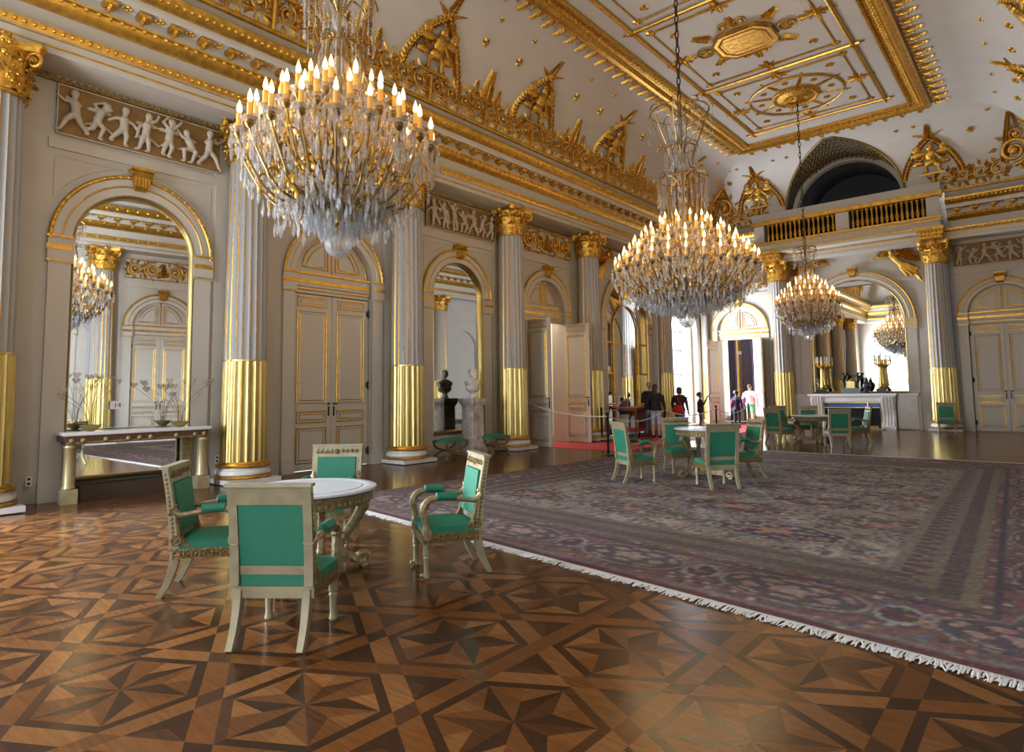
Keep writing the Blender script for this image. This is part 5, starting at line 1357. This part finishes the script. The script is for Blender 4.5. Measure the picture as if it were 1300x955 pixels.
b=MB(); b.box(-.3,-.0,-.6,-.57,.32,.75); b.box(.05,.3,-.55,-.5,.32,.6); b.lathe([(.1,.3),(.06,.4),(.12,.55),(.05,.7)],12,(0,-.3,0)); obj('exhibits',b,WHITE,t)
b=MB(); b.box(-.47,.47,-.91,.91,.96,.985); obj('lid',b,mat('case_leather',(.45,.08,.03),.5),t)
# ================================================================ rooms beyond the open doors
nb=MB(); nb.quad((XL-3.4,12.5,0),(XL-3.4,18.4,0),(XL-3.4,18.4,5),(XL-3.4,12.5,5)); nb.quad((XL-3.4,18.4,0),(XL-.5,18.4,0),(XL-.5,18.4,5),(XL-3.4,18.4,5)); nb.quad((XL-.5,12.5,0),(XL-3.4,12.5,0),(XL-3.4,12.5,5),(XL-.5,12.5,5)); nb.quad((XL-3.4,12.5,5),(XL-3.4,18.4,5),(XL-.5,18.4,5),(XL-.5,12.5,5))
struct('wall_left_anteroom',nb,mat('cream_paint','D8CFBF',.5),'cream walls of the anteroom beyond the left door','wall')
eb=MB(); y0,y1=YE+.5,YE+3.6
eb.quad((-.9,y1,0),(5,y1,0),(5,y1,5),(-.9,y1,5)); eb.quad((-.9,y0,0),(-.9,y1,0),(-.9,y1,5),(-.9,y0,5)); eb.quad((5,y1,0),(5,y0,0),(5,y0,5),(5,y1,5)); eb.quad((-.9,y0,5),(-.9,y1,5),(5,y1,5),(5,y0,5))
struct('wall_end_anteroom',eb,mat('anteroom_paint','B8A58E',.6),'walls of the room beyond the open end door','wall')
WX=(-.85,-.42,.45,1.1)
SKYW=emis('daylit_window_pane',(.88,.95,1),7)
for n,(xa,xb,lab) in enumerate(((WX[0],WX[1],'bright window of the far room seen left through the end door'),(WX[2],WX[3],'bright window of the far room seen right through the end door'))):
    w=MB(); w.box(xa,xb,y1-.06,y1-.03,.3,4.2); o=struct('window_%d'%(5+n),w,SKYW,lab,'window')
MAUVE=mat('mauve_curtain','6E6678',.85)
for i,(xa,xb,lab) in enumerate(((-.66,-.27,'mauve curtain hanging left in the room beyond the end door'),(.0,.55,'mauve curtain hanging right in the room beyond the end door'))):
    c=MB(); N=36
    pts=[(xa+(xb-xa)*k/N,y1-.3+.05*sin(k*1.3)) for k in range(N+1)]
    for o_ in (0,.012): c.sweep([lambda k,_z,z=z,sh=sh:(pts[int(k)][0]*(1-sh)+sh*xa,pts[int(k)][1]+o_,z) for z,sh in ((.05,0),(1.2,.02),(2.4,0),(4.6,0))],[(k,0) for k in range(N+1)])
    t=thing('curtain',lab,'curtain'); obj('drape',c,MAUVE,t); g=MB(); g.tube([(xa-.05,y1-.3,4.6),(xb+.05,y1-.3,4.6)],.03,8); obj('curtain_rod',g,GOLD,t)
t=thing('pier_glass','gilded pier mirror between the mauve curtains','mirror',(-.13,y1-.08,0)); b=MB(); frame_rect(b,-.12,.12,1.0,3.9,-.02,.05); obj('gilded_frame',b,GOLD,t); b=MB(); b.box(-.11,.11,-.03,-.01,1.05,3.85); obj('mirror_glass',b,mat('dim_mirror',(.25,.2,.15),.1,.6),t)
b=MB(); b.box(-.09,.09,-.012,0,0,.16); tag(obj('notice_card',b,mat('notice_white','E6ECF4',.5),None,(-.13,y1-.16,3.2)),'small white notice hung high on the pier mirror','sign')
for sx,n in ((-.6,'left'),):
    pass
# wall sockets
for x,y,z,l in ((XL+.085,5.32,.42,'white wall socket left of the second column'),(XL+.085,2.57,.34,'white wall socket beside the left edge column')):
    b=MB(); b.box(0,.012,-.04,.04,-.07,.07); o=thing('wall_socket',l,'socket',(x,y,z)); obj('plate',b,WHITE,o); b=MB(); b.box(.012,.016,-.018,.018,.015,.05); obj('outlet',b,DARK,o); b=MB(); b.box(.012,.016,-.018,.018,-.05,-.015); obj('outlet',b,DARK,o)
# ================================================================ chandeliers
def octa(mb,c,r,l):
    x,y,z=c; mb.add([(x,y,z+l),(x+r,y,z),(x,y+r,z),(x-r,y,z),(x,y-r,z),(x,y,z-l)],[(0,1,2),(0,2,3),(0,3,4),(0,4,1),(5,2,1),(5,3,2),(5,4,3),(5,1,4)])
def drop(mb,c,L=.15,w=.026,a0=0):
    x,y,z=c; octa(mb,(x,y,z-.018),.011,.016)
    n=6; pr=[(w*.25,-.036),(w*.8,-.036-.3*L),(w,-.036-.55*L),(w*.62,-.036-.8*L)]; vs=[(x,y,z-.03)]
    for r,h in pr:
        for k in range(n): q=a0+2*PI*k/n; vs.append((x+r*cos(q),y+r*sin(q)*.62,z+h))
    vs.append((x,y,z-.036-L)); m=len(pr); fs=[(0,1+k,1+(k+1)%n) for k in range(n)]
    fs+=[(1+i*n+k,1+(i+1)*n+k,1+(i+1)*n+(k+1)%n,1+i*n+(k+1)%n) for i in range(m-1) for k in range(n)]
    fs+=[(1+(m-1)*n+(k+1)%n,1+(m-1)*n+k,len(vs)-1) for k in range(n)]
    mb.add(vs,fs)
def string(mb,pts,r=.012,step=.034):
    P=[Vector(p) for p in pts]; acc=0
    for i in range(len(P)-1):
        d=(P[i+1]-P[i]).length
        while acc<d: q=P[i]+(P[i+1]-P[i])*(acc/d); octa(mb,q,r,r*1.25); acc+=step
        acc-=d
def P2(r,a,z): return (r*cos(a),r*sin(a),z)
def chandelier(loc,label,tiers,hub,ringz,crown,top,seed,ball_r=.12,dl=.17):
    t=thing('chandelier',label,'chandelier',loc,0,'crystal chandeliers'); r=random.Random(seed)
    ch=MB(); zt=top; n=int((zt-crown[-1][1]-.25)/.16)
    for i in range(n):
        z=crown[-1][1]+.25+(i+.5)*(zt-crown[-1][1]-.25)/n; ang=PI/2*(i%2)
        ch.tube([(.035*cos(b)*cos(ang),.035*cos(b)*sin(ang),z+.105*sin(b)) for b in [k*PI/4 for k in range(8)]],.014,5,closed=True)
    obj('chain',ch,CHAIN,t)
    st=MB(); zc=crown[-1][1]; st.lathe([(.02,ball_r*2),(.05,ball_r*2+.04),(.03,ball_r*2+.08),(.07,hub-.08),(.1,hub),(.07,hub+.08),(.03,hub+.14),(.03,zc),(.05,zc+.1),(.03,zc+.25)],14); obj('stem',st,BRONZE,t)
    gs=MB()
    z=hub+.2
    while z<zc-.1: gs.lathe([(.035,z),(.075,z+.05),(.085,z+.1),(.05,z+.16),(.035,z+.2)],10); z+=.23
    obj('glass_baluster',gs,CRYS,t)
    gb=MB(); gb.ball((0,0,ball_r),ball_r,16,10); obj('glass_ball',gb,CRYS,t,angle=20)
    rg=MB(); cg=MB()
    for R,z in ringz: rg.tube([P2(R,2*PI*k/40,z) for k in range(40)],.014,6,closed=True)
    for R,z in crown: cg.tube([P2(R,2*PI*k/28,z) for k in range(28)],.014,6,closed=True)
    for k in range(8):
        a=2*PI*k/8+.2; rg.tube(spl([P2(.04,a,hub-.1),P2(ringz[0][0]*.7,a,hub-.02),P2(ringz[0][0],a,ringz[0][1])],4),.014,6)
        for i,(R,z) in enumerate(crown):
            cg.tube(spl([P2(.04,a,z-.1),P2(R*.5,a,z+.12),P2(R,a,z+.1),P2(R*1.15,a,z-.03)],4),.012,5)
            if i: cg.tube(spl([P2(crown[i-1][0],a,crown[i-1][1]),P2(R*.8,a,(z+crown[i-1][1])/2),P2(R,a,z)],3),.01,5)
    for k in range(8):
        a=2*PI*k/8+.5; cg.tube(spl([P2(tiers[-1][0]*.6,a,tiers[-1][2]),P2(tiers[-1][0]*.75,a,tiers[-1][2]+.35),P2(crown[0][0],a,crown[0][1])],4),.016,6)
    obj('gilded_frame',rg,BRONZE,t); obj('crown_frame',cg,BRONZE,t)
    # arms
    big=[]; rest=MB(); up=MB(); lf=MB()
    for ti,(R,n,zc_,lenf) in enumerate(tiers):
        arm=MB(); zb=max(hub-.05,zc_-.62*lenf); r0=.07 if ti<2 else .05
        P=spl([(r0,0,zb),(R*.35,0,zb-.09),(R*.7,0,zb+.02),(R*.93,0,zc_-.2),(R,0,zc_-.03)],6)
        arm.tube(P,[.016-.006*i/(len(P)-1) for i in range(len(P))],7)
        q=P[int(len(P)*.55)]; arm.tube([(q.x+.06*cos(b)-.0,0,q.z+.07+.06*sin(b)) for b in [k*.55-1.5 for k in range(9)]],.011,5)
        arm.lathe([(.008,-.05),(.03,-.03),(.045,-.005),(.034,.0),(.03,.02),(.04,.03)],10,(R,0,zc_))
        arm.mi=1; arm.lathe([(.03,.012),(.075,.03),(.088,.05),(.08,.05),(.03,.026)],10,(R,0,zc_),cap=False)
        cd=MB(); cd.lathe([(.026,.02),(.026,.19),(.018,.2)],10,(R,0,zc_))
        fl=MB(); fl.lathe([(.012,.195),(.028,.23),(.022,.275),(.002,.335)],6,(R,0,zc_))
        ma=mc=mf=None
        for k in range(n):
            a=2*PI*(k+.5*(ti%2))/n+.07*ti
            if ma is None:
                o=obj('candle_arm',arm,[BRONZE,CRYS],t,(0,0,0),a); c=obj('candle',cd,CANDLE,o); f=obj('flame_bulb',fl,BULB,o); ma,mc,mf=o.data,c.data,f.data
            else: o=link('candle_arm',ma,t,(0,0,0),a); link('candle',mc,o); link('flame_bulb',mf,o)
            for j in range(3):
                b=2*PI*j/3+a; p=(R*cos(a)+.07*cos(b),R*sin(a)+.07*sin(b),zc_+.03)
                (big if ti==0 and j==0 else rest)
                if ti==0 and j==0: big.append((p,dl*1.1,.03))
                else: drop(up,p,dl*r.uniform(.7,1.1),.027,r.random())
            for j in range(11):      # drops along the arm
                u=r.uniform(.2,.98); q=P[int(u*(len(P)-1))]; da=r.uniform(-.5,.5)*2*PI/n; rr=q.x
                drop(up if q.z>hub+.12 else rest,P2(rr*1.03,a+da,q.z-r.uniform(-.06,.16)),dl*r.uniform(.5,1.1),r.uniform(.016,.029),r.random())
            for j in range(7):
                u=r.uniform(.35,1); q=P[int(u*(len(P)-1))]; lf.ball(P2(q.x,a+r.uniform(-.3,.3)*2*PI/n,q.z+r.uniform(-.08,.12)),(.028*r.uniform(.4,1),.028*r.uniform(.4,1),.05*r.uniform(.4,1)),6,4)  # small gold balls added inside to catch bulb light as amber glow
            # swag of beads between neighbouring cups
            a2=a+2*PI/n; string(up,[P2(R*(1-.02*sin(PI*s/6)),a+(a2-a)*s/6,zc_+.0-.16*sin(PI*s/6)) for s in range(7)],.013,.045)
    for i,(R,z) in enumerate(ringz):
        n=int(2*PI*R/.075)
        for k in range(n):
            a=2*PI*(k+.5*i)/n; (big.append((P2(R,a,z-.01),dl*(1.25 if k%2 else .95),.028)))
        for k in range(int(n*.8)): drop(rest,P2(R*.9,2*PI*k/(n*.8),z-.03),dl*1.1,.024,k)
        Rt,nt,zt_,_l=tiers[0]
        if i==0:
            for k in range(nt*2):
                a=2*PI*k/(nt*2); string(rest,[P2(Rt*.93+(R-Rt*.93)*s**.7,a,zt_-.1+(z-zt_+.1)*s-.1*sin(PI*s)) for s in [j/8 for j in range(9)]],.014,.05)
                for j in range(4): s=r.random(); drop(rest,P2(Rt*.9+(R-Rt*.9)*s,a+.06,zt_-.05+(z-zt_+.05)*s-.1*sin(PI*s)),dl*r.uniform(.7,1.1),.024,r.random())
    for i,(R,z) in enumerate(crown):
        n=24
        for k in range(n):
            a=2*PI*k/n; string(rest,[P2(R*1.1,a,z-.02),P2(R*1.08,a,z-.2-.25*R*(1+.6*(k%3)))],.009,.026)
            drop(rest,P2(R*1.08,a,z-.22-.25*R*(1+.6*(k%3))),dl*.5,.014)
            if i==0: string(rest,[P2(R,a,z),P2(R*1.02+.1*(tiers[-1][0]-R),a,z-.3*(z-tiers[-1][2])),P2(tiers[-1][0]*.95,a,tiers[-1][2]+.1)],.011,.03)
            else: string(rest,[P2(R*.9,a,z),P2(R*.5,a,(z+crown[i-1][1])/2),P2(crown[i-1][0],a,crown[i-1][1]+.05)],.009,.03)
    r.shuffle(big); dm=MB(); drop(dm,(0,0,0),.17,.03); me=None
    for k,(p,L,w) in enumerate(big):
        if k<100:
            if me is None: o=obj('crystal_drop',dm,CRYS,t,p,r.random()*3,20); me=o.data
            else: o=link('crystal_drop',me,t,p,r.random()*3)
            o.scale=(1,1,L/.17)
        else: drop(rest,p,L,w,k)
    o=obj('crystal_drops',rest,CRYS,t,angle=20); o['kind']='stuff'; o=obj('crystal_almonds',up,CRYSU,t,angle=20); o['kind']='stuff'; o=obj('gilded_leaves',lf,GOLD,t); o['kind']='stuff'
    return t
c1=chandelier((AX-.14,3.745,2.95),'nearest crystal chandelier, cut by the top edge, with lit candle bulbs',[(.97,20,1.12,1),(.81,17,1.30,1),(.59,13,1.50,.9),(.35,9,1.66,.8)],.62,[(.50,.62),(.33,.50),(.18,.42)],[(.2,2.25),(.34,2.75)],7.45,1,.14,.16)
c3=copy_tree(c1); c3.scale=(.88,.88,1); c3.location=(AX-.03,20.0,2.9); c3.rotation_euler=(0,0,.4); c3['label']='farthest and smallest looking chandelier, hung before the fireplace'
c2=chandelier((AX-.05,11.75,2.77),'largest chandelier in the middle, with tall crystal crown',[(1.38,28,1.12,1),(1.21,24,1.32,1),(1.0,20,1.54,.95),(.76,15,1.76,.9),(.46,11,1.96,.8)],.68,[(.92,.68),(.66,.54),(.4,.46),(.2,.4)],[(.45,3.0),(.30,3.65),(.58,4.4)],7.63,2,.15,.155)
# ================================================================ people
SK=mat('skin',(.48,.26,.17),.5); SKD=mat('dark_skin',(.12,.06,.04),.5)
def person(label,x,y,z,rz,H,fn,mats,hair,hairlen=.1,pose='down',headk=1.0,bulk=1.0,hairmat=None):
    """faces local -y; fn(center)->material index"""
    t=thing('person',label,'person',(x,y,z),rz); s=H/1.75; m=MB()
    hk=headk; zs_=1.43
    def tb(p,r,n=10): m.tube([tuple(c*s for c in q) for q in p],[k*s for k in r],n)
    def bl(c,r): m.ball(tuple(k*s for k in c),tuple(k*s for k in r),14,9)
    B=bulk
    for sg in (-1,1):
        tb([(sg*.09,0,.92),(sg*.1,-.01,.50),(sg*.1,.02,.28),(sg*.1,.02,.08)],[.095*B,.066*B,.058*B,.042])
        tb([(sg*.1,.05,.05),(sg*.105,-.06,.045),(sg*.11,-.15,.03)],[.045,.045,.03]); 
    tb([(0,0,.86),(0,0,1.0),(0,0,1.15),(0,0,1.3),(0,.01,1.42)],[.15*B,.15*B,.14*B,.155*B,.1],14)
    for sg in (-1,1): bl((sg*.07*B,0,.93),(.115*B,.12*B,.13)); bl((sg*.1*B,0,1.3),(.11*B,.1*B,.14))
    tb([(-.18*B,.01,1.41),(0,.01,1.44),(.18*B,.01,1.41)],[.06,.07,.06])
    tb([(0,.01,1.42),(0,0,1.55)],[.058,.052])
    bl((0,0,1.64),(.076*hk,.095*hk,.115*hk)); bl((0,-.03,1.6),(.06*hk,.07*hk,.075*hk)); tb([(0,-.09*hk,1.65),(0,-.112*hk,1.625),(0,-.09*hk,1.61)],[.014,.018,.014],7)
    for sg in (-1,1): bl((sg*.077*hk,.01,1.635),(.013,.022,.032)); bl((sg*.03,-.085*hk,1.655),(.018,.014,.012))
    bl((0,-.088*hk,1.575),(.024,.014,.01))
    for sg in (-1,1):
        if pose=='down' or (pose=='one' and sg<0): E,Hh=(sg*.25*B,.03,1.14),(sg*.25*B,-.05,.9)
        elif pose=='camera': E,Hh=(sg*.22,-.16,1.2),(sg*.07,-.3,1.5)
        else: E,Hh=(sg*.25*B,.0,1.14),(sg*.1,-.24,1.1)
        tb([(sg*.19*B,.01,1.4),E,Hh],[.062*B,.048*B,.034])
        d=(Vector(Hh)-Vector(E)).normalized(); w=Vector((0,1,0)) if abs(d.y)<.6 else Vector((1,0,0)); u=d.cross(w).normalized(); h0=Vector(Hh)
        tb([h0,h0+d*.05,h0+d*.1],[.032,.04,.036])
        for k in range(4):
            b=h0+d*.09+w*(k-1.5)*.021; L=(.07,.085,.08,.06)[k]; tb([b,b+d*L*.55,b+d*L+u*.02*sg],[.011,.0105,.009],6)
        b=h0+d*.04+w*-.03; tb([b,b+d*.04-w*.03,b+d*.07-w*.03],[.013,.012,.010],6)
    me=blob(m,.0125*max(.8,s),4)
    idx=[fn((p.center[0]/s,p.center[1]/s,p.center[2]/s)) for p in me.polygons]
    finish(me,mats,idx,0); link('body',me,t)
    h=MB(); hb=lambda c,r:h.ball(tuple(k*s for k in c),tuple(k*s for k in r),14,9)
    hb((0,.018,1.675),(.088*hk,.098*hk,.098*hk)); 
    if hair=='long': h.tube([tuple(k*s for k in q) for q in ((0,.05,1.66),(0,.075,1.55),(0,.085,1.48-hairlen))],[.08*s,.075*s,.04*s],10)
    elif hair=='bob':
        for sg in (-1,1): hb((sg*.055,.03,1.6),(.045,.07,.09))
        hb((0,.06,1.6),(.08,.05,.09))
    elif hair=='curly':
        r=random.Random(3)
        for k in range(40): a=r.uniform(0,2*PI); e=r.uniform(-.5,1.4); hb((.1*cos(a)*cos(e),.03+.1*abs(sin(a))*cos(e)*(1 if sin(a)>-.3 else .2),1.67+.1*sin(e)),(.04,.04,.04))
    hm=blob(h,.014*s,2); finish(hm,[hairmat or mat('dark_hair',(.018,.012,.01),.5)],None,0); link('hair',hm,t)
    return t,s
def bands(*b):     # (ztop, index) from the floor up, last = rest
    def f(c):
        for zt,i in b:
            if c[2]<zt: return i
        return b[-1][1]
    return f
M=lambda n,h,r=.8: mat(n,h,r)
blk=M('black_jacket','141318'); jeans=M('blue_jeans','44557A'); short=M('pale_shorts','A9B2C6'); shoe=M('dark_shoes','1A1616'); grey=M('charcoal_top','2C2B2F'); greyt=M('grey_trousers','55525A')
def fadult(c):
    x,y,z=c
    if z>1.47 and abs(x)<.13: return 0
    if abs(x)>.12 and y<-.0 and z<.93 and z>.6: return 0
    if z<.1: return 3
    if z<.42: return 4
    if z<.88 and abs(x)<.215: return 2
    return 1
ZC_=.0075
person('grey haired man in a black jacket at the left of the couple',1.0,19.05,ZC_,PI*.98,1.80,fadult,[SK,blk,greyt,shoe,greyt],'short',bulk=1.12,pose='hold',hairmat=mat('grey_hair','8A8178',.6))
def fshort(c):
    x,y,z=c
    if z>1.47 and abs(x)<.13: return 0
    if z<.09: return 3
    if z<.46: return 0
    if abs(x)>.2 and z<.92: return 0
    if z<.9: return 2
    return 1
person('woman with long dark hair, black jacket and pale shorts beside the display case',1.38,18.75,ZC_,PI*1.05,1.72,fshort,[SK,blk,short,shoe],'long',.12,bulk=1.12,pose='down')
t,s=person('person in a charcoal top carrying a red shoulder bag, back to the viewer',1.52,20.2,ZC_,PI*1.0,1.62,lambda c:(0 if c[2]>1.47 and abs(c[0])<.13 else 3 if c[2]<.1 else 2 if c[2]<.82 and abs(c[0])<.215 else 0 if abs(c[0])>.2 and c[2]<.92 else 1),[SK,grey,jeans,shoe],'bob',bulk=1.15,headk=1.08)
b=MB(); b.add([(-.28*s,.17*s,.82*s),(.22*s,.17*s,.82*s),(.12*s,.15*s,1.12*s),(-.16*s,.15*s,1.12*s),(-.28*s,.25*s,.82*s),(.22*s,.25*s,.82*s),(.12*s,.22*s,1.12*s),(-.16*s,.22*s,1.12*s)],[(0,1,2,3),(7,6,5,4),(0,4,5,1),(1,5,6,2),(2,6,7,3),(3,7,4,0)]); b.tube([(-.16*s,.19*s,1.1*s),(.05*s,.16*s,1.42*s),(.2*s,0,1.42*s),(.12*s,-.16*s,1.2*s),(.12*s,.19*s,1.1*s)],.016*s,6)
obj('red_shoulder_bag',b,mat('red_bag','C2321F',.5),t)
person('small person in grey with raised arms looking out of the dazzling window',1.05,22.9,ZC_,PI*.62,1.42,lambda c:(0 if (c[2]>1.5 and abs(c[0])<.13) or (c[1]<-.27 and c[2]>1.4) else 3 if c[2]<.1 else 2 if c[2]<.84 else 1),[SK,grey,greyt,shoe],'curly',pose='camera',headk=1.12)
t,s=person('dark haired child in navy top and black leggings beside the woman in pink',1.56,25.2,ZC_,PI*1.0,1.46,lambda c:(0 if c[2]>1.47 and abs(c[0])<.13 else 3 if c[2]<.1 else 2 if c[2]<.8 and abs(c[0])<.215 else 0 if abs(c[0])>.2 and c[2]<.92 else 1),[SKD,M('navy_top','23264A'),M('black_leggings','121218'),shoe],'curly',headk=1.08)
b=MB(); b.tube([(.12*s,.13*s,1.35*s),(.2*s,.15*s,1.15*s),(.26*s,.08*s,1.0*s)],[.03*s,.06*s,.04*s],8); obj('red_scarf',b,mat('red_scarf_cloth','C03038',.8),t)
t,s=person('woman in pink blouse and green shorts walking through the end door',1.56,26.7,ZC_,PI*.95,1.72,lambda c:(0 if (c[2]>1.48 and abs(c[0])<.13) or (c[2]<.55 and c[2]>.1) else 3 if c[2]<.1 else 2 if c[2]<.93 and abs(c[0])<.22 else 0 if abs(c[0])>.2 and c[2]<1.05 else 1),[SK,M('pink_blouse','D9A9B0'),M('green_shorts','6FA27C'),shoe],'short',bulk=1.25,hairmat=mat('brown_hair','5A3F2C',.6))
b=MB(); b.ball((.3*s,.08*s,.98*s),(.08*s,.15*s,.17*s),12,8); b.tube([(.28*s,.05*s,1.1*s),(.15*s,.1*s,1.4*s),(-.1*s,-.05*s,1.42*s)],.014*s,6); obj('purple_shoulder_bag',b,mat('purple_bag','8A5A92',.6),t)
person('child in blue behind the display case',-.14,19.25,ZC_,PI*.5,1.28,lambda c:(0 if c[2]>1.5 and abs(c[0])<.13 else 3 if c[2]<.1 else 2 if c[2]<.8 else 1),[SK,M('blue_tee','2E4FA8'),jeans,shoe],'short',headk=1.2)
# ================================================================ light and camera
w=bpy.data.worlds.new('sky'); SC.world=w; w.use_nodes=True; nt=w.node_tree; bg=nt.nodes['Background']; bg.inputs[0].default_value=(.86,.93,1,1); bg.inputs[1].default_value=6
def area(name,loc,rot,sx,sy,power,col):
    l=bpy.data.lights.new(name,'AREA'); l.shape='RECTANGLE'; l.size=sx; l.size_y=sy; l.energy=power; l.color=col
    o=bpy.data.objects.new(name,l); COL.objects.link(o); o.location=loc; o.rotation_euler=rot; return o
DAY=(.80,.90,1)
area('window_daylight_near',(XL-.3,LWIN,2.7),(0,-PI/2,0),4.6,2.3,2600,DAY)
area('window_daylight_far',(XL-.3,BWIN,2.7),(0,-PI/2,0),4.6,2.2,1200,DAY)
area('window_daylight_end_a',(2.2,YN-.3,2.7),(PI/2,0,0),2.3,4.6,560,DAY)  # unseen fill light set in an added near wall window
area('window_daylight_end_b',(9.4,YN-.3,2.7),(PI/2,0,0),2.3,4.6,70,DAY)  # weaker fill from the other added near wall window
def pt(name,loc,power,r,col=(1,.66,.34)):
    l=bpy.data.lights.new(name,'POINT'); l.energy=power; l.color=col; l.shadow_soft_size=r; o=bpy.data.objects.new(name,l); COL.objects.link(o); o.location=loc
pt('anteroom_lamp',(XL-1.9,16.0,4.2),300,.4,(1,.9,.75)); pt('end_room_lamp',(2.2,YE+2,4.3),110,.4,(1,.95,.9))  # added fill standing in for anteroom daylight; plain point light beyond the end door
cam=bpy.data.cameras.new('camera'); co=bpy.data.objects.new('camera',cam); COL.objects.link(co)
yaw,pitch,roll=-.7041,.0818,-.0136
fw=Vector((sin(yaw)*cos(pitch),cos(yaw)*cos(pitch),sin(pitch))); r0=Vector((cos(yaw),-sin(yaw),0)); u0=r0.cross(fw)
rr=r0*cos(roll)+u0*sin(roll); uu=-r0*sin(roll)+u0*cos(roll)
co.matrix_world=Matrix(((rr.x,uu.x,-fw.x,11.223),(rr.y,uu.y,-fw.y,0),(rr.z,uu.z,-fw.z,1.55),(0,0,0,1)))
cam.sensor_fit='HORIZONTAL'; cam.sensor_width=36; cam.lens=804.07/1300*36; cam.shift_y=-45.5/1300; cam.clip_start=.05
SC.camera=co
vs=SC.view_settings; vs.view_transform='Standard'; vs.look='None'; vs.exposure=.08; vs.gamma=1; vs.use_curve_mapping=False
cy=SC.cycles; cy.max_bounces=12; cy.diffuse_bounces=4; cy.glossy_bounces=4; cy.transmission_bounces=10; cy.transparent_max_bounces=16; cy.caustics_reflective=False; cy.caustics_refractive=False; cy.sample_clamp_indirect=3; cy.sample_clamp_direct=2.6; cy.use_denoising=True
